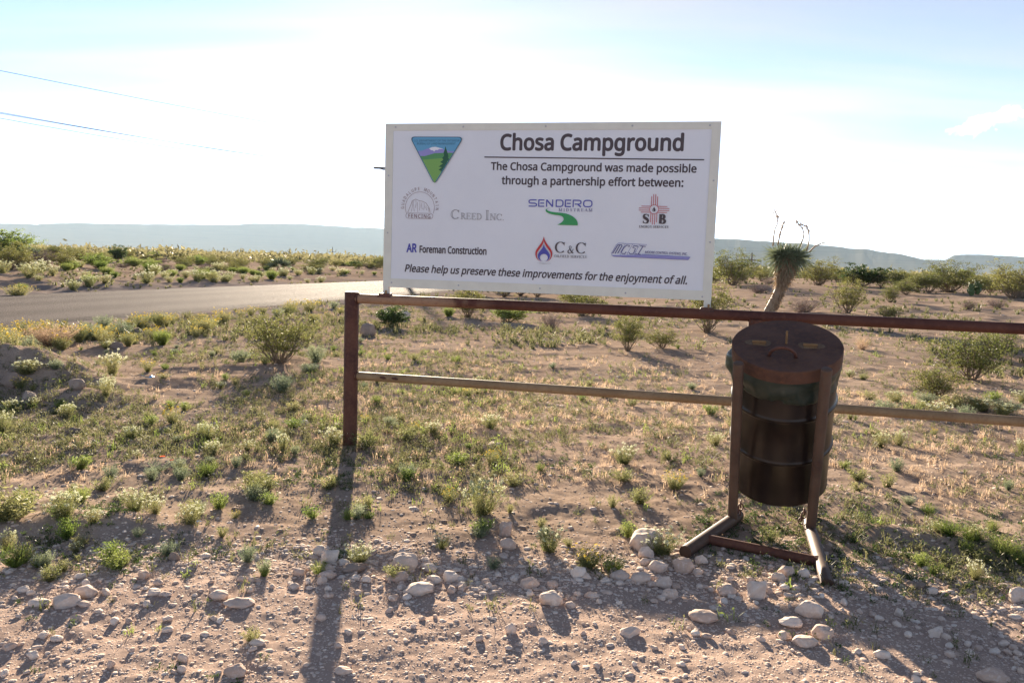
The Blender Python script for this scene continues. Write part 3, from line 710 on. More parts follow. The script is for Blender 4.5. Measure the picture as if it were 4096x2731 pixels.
# flame logo
m = MB()
def flame(cx, top_, bot_, hw, n=14):
    """closed outline of a flame-shaped drop, photo pixels"""
    H_ = bot_ - top_; r = bez((cx, top_), (cx + hw * .16, top_ + H_ * .34), (cx + hw, top_ + H_ * .44), (cx + hw, top_ + H_ * .68), n) + bez((cx + hw, top_ + H_ * .68), (cx + hw, top_ + H_ * .88), (cx + hw * .5, bot_), (cx, bot_), n)[1:]
    return r
def ring(m, o, i, mi):
    z = zp(); n = len(o); V = [(*uv_of(*p), z) for p in o] + [(*uv_of(*p), z) for p in i]; m.add(V, [(k, k + n, k + n + 1, k + 1) for k in range(n - 1)], mi)
def mir(pts, cx): return [(2 * cx - p[0], p[1]) for p in pts]
o = flame(2176, 945, 1048, 34); i = flame(2176, 962, 1048, 28)
ring(m, o, i, 0); ring(m, mir(o, 2176), mir(i, 2176), 0)
o = flame(2176, 976, 1046, 24); cyc = (2176, 1031)
ii = [(cyc[0] + 16 * math.sin(math.pi * k / (len(o) - 1)), cyc[1] - 15 * math.cos(math.pi * k / (len(o) - 1))) for k in range(len(o))]
ring(m, o, ii, 1); ring(m, mir(o, 2176), mir(ii, 2176), 1)
pline(m, px((2148, 1052), (2175, 1054), (2206, 1054)), [.0006, .003, .0006], 3)
serif(m, 'C', (2220, 1011), (2263, 1013), 45, 2, .17, .045); serif(m, '&', (2269, 1014), (2298, 1014), 31, 2, .15, .06); serif(m, 'C', (2303, 1014), (2347, 1016), 45, 2, .17, .045)
serif(m, 'OILFIELD SERVICES', (2217, 1029), (2347, 1033), 10, 2, .15, .07, .08)
m.build('logo', ['ink_red', 'ink_blue', 'ink_dark', 'ink_grey'], sgn, T=TL)
# slanted block logo
m = MB()
def Q(*pts): return px(*pts)
pline(m, Q((2474, 973), (2588, 979), (2567, 1017), (2756, 1028)), .0026, 0)
pline(m, Q((2474, 973), (2466, 980), (2447, 1012), (2448, 1022), (2455, 1024)), .0026, 0)
fan(m, Q((2450, 1021), (2480, 1020), (2568, 1019), (2763, 1028), (2753, 1040), (2600, 1033), (2456, 1026)), 1)
pline(m, Q((2450, 1021), (2456, 1026), (2600, 1032), (2753, 1039)), .0024, 0)
for k in range(3):
    x = 2502 + 29 * k; pline(m, Q((x, 976 + k), (x - 22, 1014 + k), (x - 18, 1022 + k)), .0020, 0)
def sl(x, y, pts, w=.0055): pline(m, [uv_of(x + p[0] + (38 - p[1]) * .5 * 0, y + p[1]) for p in pts], w, 2)
sl(2451, 978, [(0, 36), (20, 3), (26, 1)]); sl(2451, 978, [(10, 36), (28, 4)]); sl(2451, 978, [(20, 36), (38, 5), (36, 2), (24, 1)])
sl(2485, 980, [(30, 9), (35, 3), (22, 1), (12, 10), (1, 28), (3, 34), (14, 35), (20, 28)])
sl(2516, 981, [(33, 9), (35, 4), (20, 2), (15, 9), (26, 14), (18, 33), (4, 35), (0, 28)]); 
sl(2543, 982, [(18, 2), (40, 4)]); sl(2543, 982, [(29, 4), (10, 35)]); sl(2543, 982, [(-2, 34), (20, 36)])
m.cur = 2; text('MOORE CONTROL SYSTEMS, INC.', (2580, 1013), (2749, 1021), 9.5, 'ink_blue_dark', .012, .2, add=m)
m.build('logo', ['ink_blue', 'ink_lilac', 'ink_blue_dark'], sgn, T=TL)
# triangular agency emblem: landscape with a tree
m = MB()
def tri_round(inset):
    c3 = [(1640 + inset * 1.9, 548 + inset), (1857 - inset * 1.9, 549 + inset), (1739.5, 741 - inset * 2.0)]; out = []
    for k in range(3):
        p, a, b = np.array(c3[k]), np.array(c3[k - 1]), np.array(c3[(k + 1) % 3]); da = (a - p) / np.hypot(*(a - p)); db = (b - p) / np.hypot(*(b - p)); r = 22
        out += bez(p + da * r, p + da * r * .35, p + db * r * .35, p + db * r, 7)
    return out
fan(m, [uv_of(*p) for p in tri_round(0)], 0); fan(m, [uv_of(*p) for p in tri_round(2.2)], 1)
def clip(poly):      # keep a polygon inside the triangle sides
    def inside(p, a, b): return (b[0] - a[0]) * (p[1] - a[1]) - (b[1] - a[1]) * (p[0] - a[0]) >= 0
    tri = [(1645, 551), (1852, 552), (1739.5, 733)]; out = poly
    for k in range(3):
        a, b = tri[k], tri[(k + 1) % 3]; src = out; out = []
        for i in range(len(src)):
            p, q_ = src[i - 1], src[i]; ip, iq = inside(p, a, b), inside(q_, a, b)
            if ip != iq:
                d1 = (b[0] - a[0]) * (p[1] - a[1]) - (b[1] - a[1]) * (p[0] - a[0]); d2 = (b[0] - a[0]) * (q_[1] - a[1]) - (b[1] - a[1]) * (q_[0] - a[0]); tt = d1 / (d1 - d2)
                out.append((p[0] + (q_[0] - p[0]) * tt, p[1] + (q_[1] - p[1]) * tt))
            if iq: out.append(q_)
    return out
for poly, mi in (([(1600, 610), (1690, 604), (1722, 592), (1760, 594), (1800, 606), (1900, 604), (1900, 760), (1600, 760)], 2),
                 ([(1718, 595), (1730, 590), (1745, 589), (1775, 597), (1757, 598), (1752, 602), (1744, 601), (1738, 608), (1734, 603), (1726, 602)], 3),
                 ([(1600, 622), (1700, 626), (1740, 614), (1800, 612), (1900, 622), (1900, 760), (1600, 760)], 4),
                 ([(1600, 640), (1700, 640), (1770, 634), (1900, 636), (1900, 760), (1600, 760)], 5),
                 ([(1783, 586), (1788, 600), (1792, 614), (1796, 628), (1793, 630), (1800, 640), (1798, 643), (1790, 646), (1788, 672), (1776, 700), (1764, 704), (1766, 686), (1756, 680), (1769, 670), (1756, 668), (1773, 655), (1762, 650), (1775, 640), (1770, 634), (1778, 624), (1776, 612), (1780, 600)], 6)):
    pg = clip(poly)
    if len(pg) > 2: fan(m, [uv_of(*p) for p in pg], mi)
m.cur = 0
text('U.S. DEPARTMENT OF THE INTERIOR', (1657, 568), (1840, 568), 8, 'print_teal', .004, add=m)
text('BUREAU OF LAND MANAGEMENT', (1670, 580), (1824, 580), 8, 'print_teal', .004, add=m)
m.build('emblem', ['print_teal', 'print_sky', 'print_lilac', 'print_white', 'print_green', 'print_lime', 'print_tree'], sgn, T=TL)

# ------------------------------------------------------------------ trash barrel on its leaning rack
OB = spot(3082, 2116); OB[2] = float(Hc(OB[0], OB[1]))
fa = R(18.5); FV = Vector((-math.sin(fa), -math.cos(fa), 0)); RV = Vector((math.cos(fa), -math.sin(fa), 0)); LEAN = R(24)
AX = (Vector((0, 0, 1)) * math.cos(LEAN) + FV * math.sin(LEAN)).normalized(); BK = (-FV * math.cos(LEAN) + Vector((0, 0, 1)) * math.sin(LEAN)).normalized()
O3 = Vector(OB)
def fr(r, b, a): return O3 + RV * r + BK * b + AX * a      # right, behind the posts, up along the lean
rack = empty('barrel_rack', tuple(O3)); tag(rack, 'leaning rusty pipe rack with two posts and splayed feet holding the barrel', 'rack')
def loc(p): return tuple(Vector(p) - O3)
PL = 1.105
for s in (-1, 1):
    m = MB(); h = s * .216
    m.tube([loc(fr(h, 0, -.03)), loc(fr(h, 0, PL - .012)), loc(fr(h, 0, PL - .003)), loc(fr(h, 0, PL))], [.028, .028, .026, .02], 20)
    o = m.build('post', 'rack_pipe', rack); shade_auto(o)
LE = spot(2740, 2228); RE = spot(3312, 2330)
lt = fr(-.216, 0, .0) + Vector((0, 0, .03)); rt_ = fr(.216, 0, .0) + Vector((0, 0, .03))
lf = Vector(LE) + Vector((0, 0, .035)); rf = Vector(RE) + Vector((0, 0, .0))
for a, b in ((lt, lf), (rt_, rf)):
    m = MB(); d = (b - a).normalized(); m.tube([loc(a - d * .10), loc(b)], .034, 20); o = m.build('foot', 'rack_pipe', rack); shade_auto(o)
ca = lt.lerp(lf, .62); cb = rt_.lerp(rf, .62); m = MB(); m.tube([loc(ca), loc(cb)], .027, 20); o = m.build('crossbar', 'rusty_pipe', rack); shade_auto(o)
# gusset plate where the cross bar meets the right foot
m = MB(); m.tube([loc(cb - Vector((.02, .0, .03))), loc(cb + Vector((-.02, -.01, .03)))], .018, 8); m.build('gusset', 'weld', rack)
# chain loops hanging behind the posts
def chain(p, n, parent):
    for k in range(n):
        m = MB(); c = Vector(p) + Vector((.006 * math.sin(k * 2.1), .012 * k, -.022 * k)); pts = []
        for j in range(13):
            a = 2 * math.pi * j / 12; u = .014 * math.cos(a); w = .021 * math.sin(a)
            pts.append(tuple(c + (Vector((u, 0, w)) if k % 2 else Vector((u * .3, u, w)))))
        m.tube(pts, .0042, 6, caps=False); m.build('chain_link', 'weld', parent, smooth=True)
chain(loc(fr(-.175, .05, .12)), 4, rack); chain(loc(fr(.175, .05, .12)), 4, rack)
# drum: local frame x = RV, y = BK, z = AX
DC = fr(.020, .285, .168)
TD = Matrix.Identity(4)
for i in range(3): TD[i][0] = RV[i]; TD[i][1] = BK[i]; TD[i][2] = AX[i]
drum = empty('trash_drum', tuple(DC)); drum.rotation_euler = TD.to_euler(); tag(drum, 'dark brown steel drum with ribbed sides and rusty hinged lid in the leaning rack', 'trash can')
rb_ = .275; prof = [(.0, .012), (rb_ - .02, .012), (rb_ - .002, .0), (rb_ + .004, .004), (rb_ + .004, .014), (rb_, .02)]
for zr in (.30, .585):
    prof += [(rb_, zr - .022), (rb_ + .008, zr - .009), (rb_ + .013, zr), (rb_ + .008, zr + .009), (rb_, zr + .022)]
prof += [(rb_, .80), (rb_, .86), (rb_ + .006, .868), (rb_, .875), (rb_ - .006, .868)]
m = MB(); m.lathe(prof, 72); o = m.build('drum_shell', 'drum_paint', drum); shade_auto(o, 60)
# the sunlit side shows as bright bumps at the rib ends; built as plain ribs, light does the rest
ZL = .905
rl = .290
m = MB()
def half(a0, a1):
    mm = MB(); mm.lathe([(.0005, ZL), (rl * .5, ZL), (rl - .004, ZL), (rl, ZL - .004), (rl, ZL - .075), (rl - .003, ZL - .075), (rl - .003, ZL - .01), (.0005, ZL - .006)], 40, 0, a0, a1); return mm
o = half(R(-179.4), R(-.6)).build('lid_flap', 'rusty_lid', drum); shade_auto(o, 40)
o = half(R(.3), R(179.7)).build('lid_plate', 'rusty_lid', drum); shade_auto(o, 40)
for hx in (-.145, .120):
    m = MB()
    m.lathe([(.0005, .0016), (.042, .0016), (.052, .0008)], 20, 0, fn=lambda r, z, a: (r * (1 + .35 * math.cos(2 * a)) * (1 + .12 * math.sin(3 * a + hx * 9)), z)); 
    m.build('weld_patch', 'weld_stain', drum, T=Matrix.Translation((hx, 0, ZL)) @ Matrix.Diagonal((1, .85, 1, 1)))
    m = MB(); m.box(hx - .033, hx + .033, -.024, .022, ZL + .001, ZL + .0045); m.tube([(hx - .036, 0, ZL + .008), (hx + .036, 0, ZL + .008)], .0075, 12); o = m.build('hinge', 'hinge_rust', drum); shade_auto(o)
m = MB(); m.tube([(-.004, .012, ZL), (-.004, .012, ZL + .074), (-.004, .012, ZL + .078)], [.006, .006, .004], 12); o = m.build('pin', 'hinge_rust', drum); shade_auto(o)
m = MB(); hp = [(-.02 + .068 * math.cos(R(a)), -.135 - .012 * math.sin(R(a)), ZL + .062 * math.sin(R(a))) for a in range(0, 181, 12)]
m.tube(hp, .0095, 12); o = m.build('handle', 'weld', drum, smooth=True)
# plastic liner folded over the rim below the lid
bagm = MB()
rng0 = np.random.default_rng(4)
def bagf(r, z, a):
    k = (ZL - .05 - z) / .16
    w = .009 * math.sin(a * 3 + z * 42 + .8 * math.sin(a * 5)) + .005 * math.sin(a * 9 - z * 70 + 1.4 * math.sin(a * 2)) + .003 * math.sin(a * 23 + z * 25)
    aa = (a - math.pi) if a > 0 else a + math.pi
    bulge = .045 * math.exp(-((aa + .05) / .22) ** 2) * math.sin(min(1, max(0, k)) * math.pi) ** .8
    hem = .007 * math.sin(a * 2 + .6) + .003 * math.sin(a * 7)
    return r + .55 * w * min(1, k * 2.2) + bulge, z + hem * k
zs = np.linspace(ZL - .05, ZL - .215, 16)
bagm.lathe([(.279 + .005 * math.sin(math.pi * i / 15) - (.010 if i == 15 else 0), z) for i, z in enumerate(zs)], 120, 0, -math.pi, math.pi, fn=bagf)
bo = mk('trash_bag', bagm.v, bagm.f, 'bag_plastic', smooth=True); bo.location = DC; bo.rotation_euler = TD.to_euler(); tag(bo, 'dark green plastic trash bag folded over the drum rim under the lid', 'trash bag')

# ------------------------------------------------------------------ stones
rng = np.random.default_rng(11)
def ico(sub):
    t = (1 + 5 ** .5) / 2
    v = [(-1, t, 0), (1, t, 0), (-1, -t, 0), (1, -t, 0), (0, -1, t), (0, 1, t), (0, -1, -t), (0, 1, -t), (t, 0, -1), (t, 0, 1), (-t, 0, -1), (-t, 0, 1)]
    f = [(0, 11, 5), (0, 5, 1), (0, 1, 7), (0, 7, 10), (0, 10, 11), (1, 5, 9), (5, 11, 4), (11, 10, 2), (10, 7, 6), (7, 1, 8), (3, 9, 4), (3, 4, 2), (3, 2, 6), (3, 6, 8), (3, 8, 9), (4, 9, 5), (2, 4, 11), (6, 2, 10), (8, 6, 7), (9, 8, 1)]
    v = [tuple(np.array(p) / np.linalg.norm(p)) for p in v]
    for _ in range(sub):
        mid = {}; nf = []
        def mp_(a, b):
            k = (min(a, b), max(a, b))
            if k not in mid:
                p = np.array(v[a]) + np.array(v[b]); v.append(tuple(p / np.linalg.norm(p))); mid[k] = len(v) - 1
            return mid[k]
        for a, b, c in f:
            x, y, z = mp_(a, b), mp_(b, c), mp_(c, a); nf += [(a, x, z), (b, y, x), (c, z, y), (x, y, z)]
        f = nf
    return np.array(v), np.array(f)
def rock_shape(V, seed, flat=.8, angular=.5):
    r = np.random.default_rng(seed); v = V.copy()
    # cut by random planes for facets, then soften
    for _ in range(int(5 + 7 * angular)):
        n = r.normal(size=3); n /= np.linalg.norm(n); d = r.uniform(.54, .90); s = v @ n; over = np.clip(s - d, 0, None); v -= np.outer(over * (.55 + .4 * angular), n)
    n3 = .10 * fbm(v[:, 0] * 2 + seed, v[:, 1] * 2 + v[:, 2] * 1.7, seed, 3); v *= (1 + n3)[:, None]
    v[:, 2] *= flat; return v
V2, F2 = ico(2); V3, F3 = ico(3); V0, F0 = ico(0); V1, F1 = ico(1)
rock_meshes = []
for k in range(14):
    v = rock_shape(V3, 100 + k, 1.0, (k % 4) / 3); lo, hi = v.min(0), v.max(0); v = (v - (lo + hi) / 2) / (hi - lo) * 2
    o = mk('rock', v, F3, 'stone', smooth=True); rock_meshes.append(o.data); bpy.data.objects.remove(o)
def put_rock(x, y, w, dpt, h, rz, k, label, group=None, name='rock', sink=.4, tilt=(0, 0)):
    o = bpy.data.objects.new(name, rock_meshes[k % 14]); COL.objects.link(o)
    o.scale = (w / 2, dpt / 2, h / 2 / (1 - sink * .5)); o.rotation_euler = (tilt[0], tilt[1], rz)
    o.location = (x, y, float(Hf(x, y)) + h / 2 * (1 - sink)); tag(o, label, 'rock', group)
    if any(t_ in label for t_ in ('brown', 'mound', 'dirt', 'boulder just right of the end post', 'picture corner')) and y > 3.4:
        o.material_slots[0].link = 'OBJECT'; o.material_slots[0].material = MATS['brown_stone']
    return o
ROCKS = [
 (255, 2435, 122, 66, 'large rounded tan boulder at the left edge of the gravel'), (338, 2393, 84, 54, 'brown rounded rock just behind the large left boulder'),
 (152, 2430, 82, 36, 'flat pinkish stone touching the left boulder'), (333, 2430, 58, 24, 'small flat stone right of the left boulder'), (90, 2365, 50, 28, 'lone flat stone at the far left edge of the dirt'),
 (872, 2400, 76, 38, 'cream stone with a pointed top on the left gravel edge'), (950, 2437, 120, 40, 'long low cream stone left of the post shadow'), (613, 2390, 60, 26, 'thin flat stone on the left gravel edge'),
 (574, 2316, 44, 34, 'small pale stone half under a green weed'), (692, 2242, 44, 38, 'square pale stone standing on the dirt left of the post shadow'), (772, 2275, 34, 30, 'small round stone right of the square pale stone'),
 (1278, 2222, 54, 44, 'round tan cobble at the top of the pile beside the post shadow'), (1318, 2262, 70, 58, 'round cream cobble resting against the tan cobble'), (1376, 2268, 50, 30, 'small oval stone tucked against the round cream cobble'),
 (1305, 2294, 68, 34, 'wide flat cobble below the round cream cobble'), (1308, 2322, 70, 34, 'low grey cobble at the foot of the cobble pile'), (1195, 2297, 50, 30, 'pink cobble left of the cobble pile'),
 (1620, 2290, 104, 74, 'large oval pitted white boulder right of the post shadow'), (1713, 2287, 72, 38, 'tan slab leaning beside the pitted white boulder'), (1672, 2378, 120, 52, 'long cream boulder lying below the pitted white boulder'),
 (1598, 2332, 76, 46, 'crumbled pale stone under the pitted white boulder'), (1800, 2326, 64, 50, 'cream cobble with a flat face right of the tan slab'), (1735, 2334, 60, 34, 'grey stone left of the flat faced cream cobble'),
 (1465, 2340, 38, 26, 'small white stone left of the crumbled stone'), (1415, 2290, 110, 34, 'brown slab standing in for the rail shadow right of the post shadow'), (305, 2484, 54, 26, 'stone below the large left boulder'),  # brown slab: stone shape standing in for the lower rail's shadow
 (172, 2552, 46, 26, 'flat topped stone in the lower left gravel'), (222, 2564, 50, 24, 'angular white stone next to the flat topped stone'), (34, 2597, 62, 28, 'white stone cut by the left picture edge'),
 (128, 2627, 48, 34, 'round white stone in the lower left corner gravel'), (730, 2647, 48, 36, 'upright tan stone in the lower left gravel'), (725, 2690, 36, 32, 'white stone just below the upright tan stone'),
 (937, 2707, 96, 52, 'broad pointed pinkish stone near the bottom left of the post shadow'), (1025, 2585, 62, 26, 'white stone below the bright green sprig'), (440, 2672, 36, 34, 'round pale stone low in the left gravel'),
 (1372, 2687, 72, 30, 'flat stone lying just right of the post shadow'), (2593, 2209, 132, 92, 'largest pointed pink boulder left of the barrel rack'), (2586, 2238, 62, 52, 'egg shaped stone leaning on the pointed pink boulder'),
 (2584, 2263, 52, 28, 'flat stone beneath the egg shaped stone'), (2330, 2258, 42, 40, 'small round stone alone on the gravel edge'), (2022, 2150, 52, 66, 'upright tan rock below the tall pale weed'),
 (2031, 2206, 66, 48, 'grey rounded rock in front of the upright tan rock'), (2116, 2350, 84, 50, 'oval white boulder in the middle of the gravel edge'), (2204, 2426, 96, 62, 'large smooth grey white boulder low in the middle gravel'),
 (2313, 2322, 60, 48, 'cream cobble right of the oval white boulder'), (2437, 2278, 56, 36, 'mossy topped cobble left of the egg shaped stone'), (2477, 2320, 78, 40, 'wide cream cobble in the middle of the stone row'),
 (2562, 2332, 88, 44, 'long tan cobble below the pointed boulder'), (2656, 2346, 72, 50, 'greenish cream cobble left of the rack foot'), (2637, 2290, 82, 46, 'cream slab right of the egg shaped stone'),
 (2736, 2292, 86, 64, 'big pink boulder against the left rack foot'), (2806, 2254, 54, 38, 'smooth oval stone touching the left rack foot'), (2680, 2390, 72, 46, 'layered pink stone below the greenish cobble'),
 (2910, 2372, 66, 42, 'rounded pink stone left of the tall pitted rock'), (3030, 2394, 78, 86, 'tall pitted tan rock in front of the rack crossbar'), (2815, 2478, 114, 52, 'pale triangular slab in the right gravel'),
 (2520, 2542, 92, 40, 'broad low tan stone half buried in the middle gravel'), (2044, 2540, 46, 52, 'standing tan stone throwing a shadow on the open gravel'), (3145, 2302, 64, 52, 'grey pink rock under the rack crossbar'),
 (3115, 2320, 56, 38, 'grey stone in front of the rock under the crossbar'), (3216, 2304, 46, 44, 'small rock beside the right end of the crossbar'), (3240, 2468, 106, 68, 'large cracked pink rock below the right rack foot'),
 (3168, 2507, 96, 38, 'flat pink slab below the cracked pink rock'), (3295, 2562, 84, 62, 'blocky pale rock in the lower right gravel'), (3228, 2587, 102, 42, 'wide low stone in front of the blocky pale rock'),
 (3140, 2552, 54, 34, 'oval stone left of the blocky pale rock'), (4070, 2412, 84, 74, 'rounded pink rock cut by the right picture edge'), (3975, 2727, 110, 56, 'large white triangular stone at the lower right corner'),
 (3667, 2352, 66, 30, 'flat tan stone on the shaded dirt right of the rack'), (3732, 2374, 52, 32, 'pale stone beside the flat tan stone'), (3750, 2542, 74, 40, 'half buried grey stone inside the barrel shadow'),
 (3380, 2340, 46, 28, 'small flat stone right of the right rack foot'), (3530, 2627, 62, 34, 'pink stone near the bottom of the barrel shadow'),
 (1470, 1354, 62, 64, 'slanted tan boulder just right of the end post'), (1610, 1278, 62, 44, 'pale boulder behind the fence under the sign corner'), (1548, 1262, 46, 30, 'low pale boulder left of the other one under the sign'),
 (38, 1598, 80, 66, 'brown boulder at the foot of the dirt mound'), (112, 1628, 62, 56, 'round boulder right of the brown mound boulder'), (305, 1582, 62, 46, 'grey boulder among weeds right of the mound'),
 (462, 1400, 62, 34, 'brown stone behind the white flowered bush'), (293, 1744, 72, 34, 'flat pinkish rock in the dirt below the mound'), (1215, 1699, 42, 26, 'small pale rock left of the end post base'),
 (1978, 1787, 64, 20, 'flat slab half buried between post and barrel'), (220, 1513, 40, 26, 'stone stuck in the side of the dirt mound'), (530, 1735, 34, 26, 'small tan stone left of a yellow weed'), (2190, 2500, 1, 1, None)]
for k, (cx_, yb, w, h, lb) in enumerate(ROCKS):
    if lb is None: continue
    p = spot(cx_, yb - h * .12); d = depth(p) / F; wr = w * d * 1.04; hr = h * d * .92
    put_rock(p[0], p[1] + wr * .12, wr, wr * rng.uniform(.65, .85), hr, rng.uniform(-.4, .4), k * 5 + 3, lb, 'rocks along the gravel edge' if yb > 2000 else 'rocks behind the fence line', tilt=(rng.uniform(-.15, .15), rng.uniform(-.12, .12)))
BUSY = [(spot(c, y - 10), w * 1.0 / F * 4) for c, y, w, h, l in ROCKS if l]
# unnamed middle-sized stones of the berm
cnt = 0
while cnt < 215:
    pxx = rng.uniform(-50, 4150); 
    if cnt < 150: yy = 2330 + rng.normal(0, 38) + (pxx - 1000) * .015 + max(0, pxx - 3050) * .24 + (40 if pxx < 900 else 0)
    else: yy = rng.uniform(2380, 2725)
    if cnt < 150 and pxx < 1100 and rng.random() < .45: continue
    zs_ = 'left of the post shadow' if pxx < 1280 else ('between the post shadow and the barrel rack' if pxx < 2750 else 'in front of and right of the barrel rack')
    p = spot(pxx, yy); w = rng.uniform(22, 46) * depth(p) / F
    put_rock(p[0], p[1], w, w * rng.uniform(.6, .9), w * rng.uniform(.38, .62), rng.uniform(0, 6.3), int(rng.integers(0, 14)),
             'fist sized stone in the gravel ' + zs_, 'small stones in the gravel ' + zs_, name='stone'); cnt += 1
# pebbles: nobody could count them
def scatter_mesh(name, mt, V, Fc, n, gen, seed):
    r = np.random.default_rng(seed); X, Y, SZ = gen(r, n); n = len(X)
    shapes = []
    for k in range(10):
        v = rock_shape(V, 300 + k, .36, (k % 3) / 2); shapes.append(v)
    shapes = np.array(shapes)
    vs_ = shapes[r.integers(0, 10, n)]
    a = r.uniform(0, 2 * math.pi, n); ca, sa = np.cos(a), np.sin(a); st = r.uniform(.6, 1.0, n)
    x = vs_[:, :, 0]; y = vs_[:, :, 1] * st[:, None]; z = vs_[:, :, 2]
    XX = (x * ca[:, None] - y * sa[:, None]) * SZ[:, None] + X[:, None]; YY = (x * sa[:, None] + y * ca[:, None]) * SZ[:, None] + Y[:, None]
    ZZ = z * SZ[:, None] + (Hf(X, Y) + SZ * .0)[:, None]
    P_ = np.stack([XX, YY, ZZ], -1).reshape(-1, 3); FF = (Fc[None] + (np.arange(n) * len(V))[:, None, None]).reshape(-1, 3)
    o = mk(name, P_, FF, mt, smooth=True, tint=np.repeat(r.random(n), len(V))); o['kind'] = 'stuff'; return o
def peb(r, n):
    a = r.uniform(-.66, .66, n); rr_ = 1.9 + (5.0 - 1.9) * r.random(n) ** .8; X = rr_ * np.sin(a); Y = rr_ * np.cos(a)
    edge = 3.95 + .05 * X + .25 * fbm(X * .9, Y * .9, 77, 2) - .28 * np.clip(X - 1.2, 0, 2)
    keep = r.random(n) < np.where(Y < edge, .95, np.exp(-(Y - edge) / .16) * .6 + .012)
    SZ = np.clip(r.lognormal(math.log(.0062), .48, n), .003, .024)
    SZ = np.where(np.abs(Y - edge + .15) < .3, SZ * 1.35, SZ)
    return X[keep], Y[keep], SZ[keep]
scatter_mesh('pebbles', 'stone', V1, F1, 12500, peb, 5)
def peb4(r, n):
    X = r.uniform(-3.2, 3.4, n); edge = 3.86 + .05 * X + .25 * fbm(X * .9, X * 0 + 4, 77, 2) - .30 * np.clip(X - 1.2, 0, 2); Y = edge + r.normal(0, .17, n) * np.where(X > 1, 1.7, 1.0)
    k = r.random(n) < .35 + .65 * ss(-1.6, -.6, X); return X[k], Y[k], np.clip(r.lognormal(math.log(.0135), .35, n), .007, .03)[k]
scatter_mesh('berm_pebbles', 'stone', V1, F1, 1900, peb4, 8)
def peb2(r, n):
    X, Y, S_ = peb(r, n); return X, Y, S_ * .55
scatter_mesh('gravel', 'stone', V0, F0, 56000, peb2, 6)
def peb3(r, n):
    a = r.uniform(-.7, .7, n); rr_ = 4.2 * (30 / 4.2) ** r.random(n); X = rr_ * np.sin(a); Y = rr_ * np.cos(a)
    keep = np.abs(road_t(X, Y)) > RD_W + .1
    return X[keep], Y[keep], np.clip(r.lognormal(math.log(.007), .5, n), .003, .04)[keep] * (1 + rr_[keep] * .05)
scatter_mesh('scattered_gravel', 'stone', V0, F0, 15000, peb3, 7)

def clod(r, n):
    a = r.uniform(-.7, .7, n); rr_ = 3.7 * (14 / 3.7) ** r.random(n); X = rr_ * np.sin(a); Y = rr_ * np.cos(a)
    k = (np.abs(road_t(X, Y)) > RD_W + .1) & (r.random(n) < .25 + .75 * ss(-.3, .5, fbm(X * 1.3, Y * 1.3, 611, 3)))
    return X[k], Y[k], np.clip(r.lognormal(math.log(.0075), .5, n), .003, .03)[k]
scatter_mesh('dirt_clods', 'brown_stone', V0, F0, 17000, clod, 9)

# ------------------------------------------------------------------ plants
class PL_:
    """plant mesh collector with numpy leaves"""
    def __init__(s): s.v = []; s.f = []; s.n = 0
    def quads(s, V):           # V: (n,4,3)
        n = len(V); s.v.append(V.reshape(-1, 3)); s.f.append(np.arange(n * 4).reshape(n, 4) + s.n); s.n += n * 4
    def arr(s): return np.concatenate(s.v), np.concatenate(s.f)
def leaf_quads(r, C, ln, wd, up=0.0, D=None):
    n = len(C); d = r.normal(size=(n, 3)) if D is None else D + r.normal(size=(n, 3)) * .35
    d[:, 2] += up; d /= np.linalg.norm(d, axis=1)[:, None]; e = np.cross(d, r.normal(size=(n, 3))); e /= np.linalg.norm(e, axis=1)[:, None] + 1e-9
    L = (ln * r.uniform(.6, 1.3, n))[:, None]; Wd = (wd * r.uniform(.6, 1.3, n))[:, None]
    return np.stack([C, C + d * L * .5 + e * Wd * .5, C + d * L, C + d * L * .5 - e * Wd * .5], 1)
def ribbon(r, pts, w):
    """thin crossed ribbons along polylines: pts (n,k,3)"""
    out = []
    n, k, _ = pts.shape; side = r.normal(size=(n, 3)); side[:, 2] *= .2; side /= np.linalg.norm(side, axis=1)[:, None]
    t = pts[:, -1] - pts[:, 0]; s2 = np.cross(t, side); s2 /= np.linalg.norm(s2, axis=1)[:, None] + 1e-9
    for sd_ in (side, s2):
        for i in range(k - 1):
            w0 = w * (1 - i / k); w1 = w * (1 - (i + 1) / k) + w * .12
            w0 = np.broadcast_to(w0, (n,))[:, None]; w1 = np.broadcast_to(w1, (n,))[:, None]
            out.append(np.stack([pts[:, i] - sd_ * w0 / 2, pts[:, i] + sd_ * w0 / 2, pts[:, i + 1] + sd_ * w1 / 2, pts[:, i + 1] - sd_ * w1 / 2], 1))
    return np.concatenate(out)
def stems(r, n, spread, hgt, k=5, curve=.3, base=.04, lean=(0, 0)):
    a = r.uniform(0, 2 * math.pi, n); t = np.sqrt(r.random(n)) * spread; h = hgt * r.uniform(.65, 1.05, n) * (1 - .25 * (t / max(spread, 1e-6)) ** 2)
    b = np.stack([r.normal(0, base, n), r.normal(0, base, n), np.zeros(n)], 1); s = np.linspace(0, 1, k)
    wob = r.normal(0, curve * .12, (n, k, 3)) * np.array([1, 1, .3]) * s[None, :, None] * hgt
    P_ = np.zeros((n, k, 3))
    P_[:, :, 0] = b[:, 0:1] + (np.cos(a) * t)[:, None] * s ** (1 - curve * .3) + lean[0] * s; P_[:, :, 1] = b[:, 1:2] + (np.sin(a) * t)[:, None] * s ** (1 - curve * .3) + lean[1] * s
    P_[:, :, 2] = h[:, None] * s ** (1 + curve * .4); return P_ + wob
def sample(r, P_, n, lo=.3, hi=1.0, jit=.02, pw=1.0):
    i = r.integers(0, len(P_), n); u = lo + (hi - lo) * r.random(n) ** pw; k = P_.shape[1] - 1; x = u * k; j = np.minimum(x.astype(int), k - 1); f = (x - j)[:, None]
    return P_[i, j] * (1 - f) + P_[i, j + 1] * f + r.normal(0, jit, (n, 3))
PROTO = {}
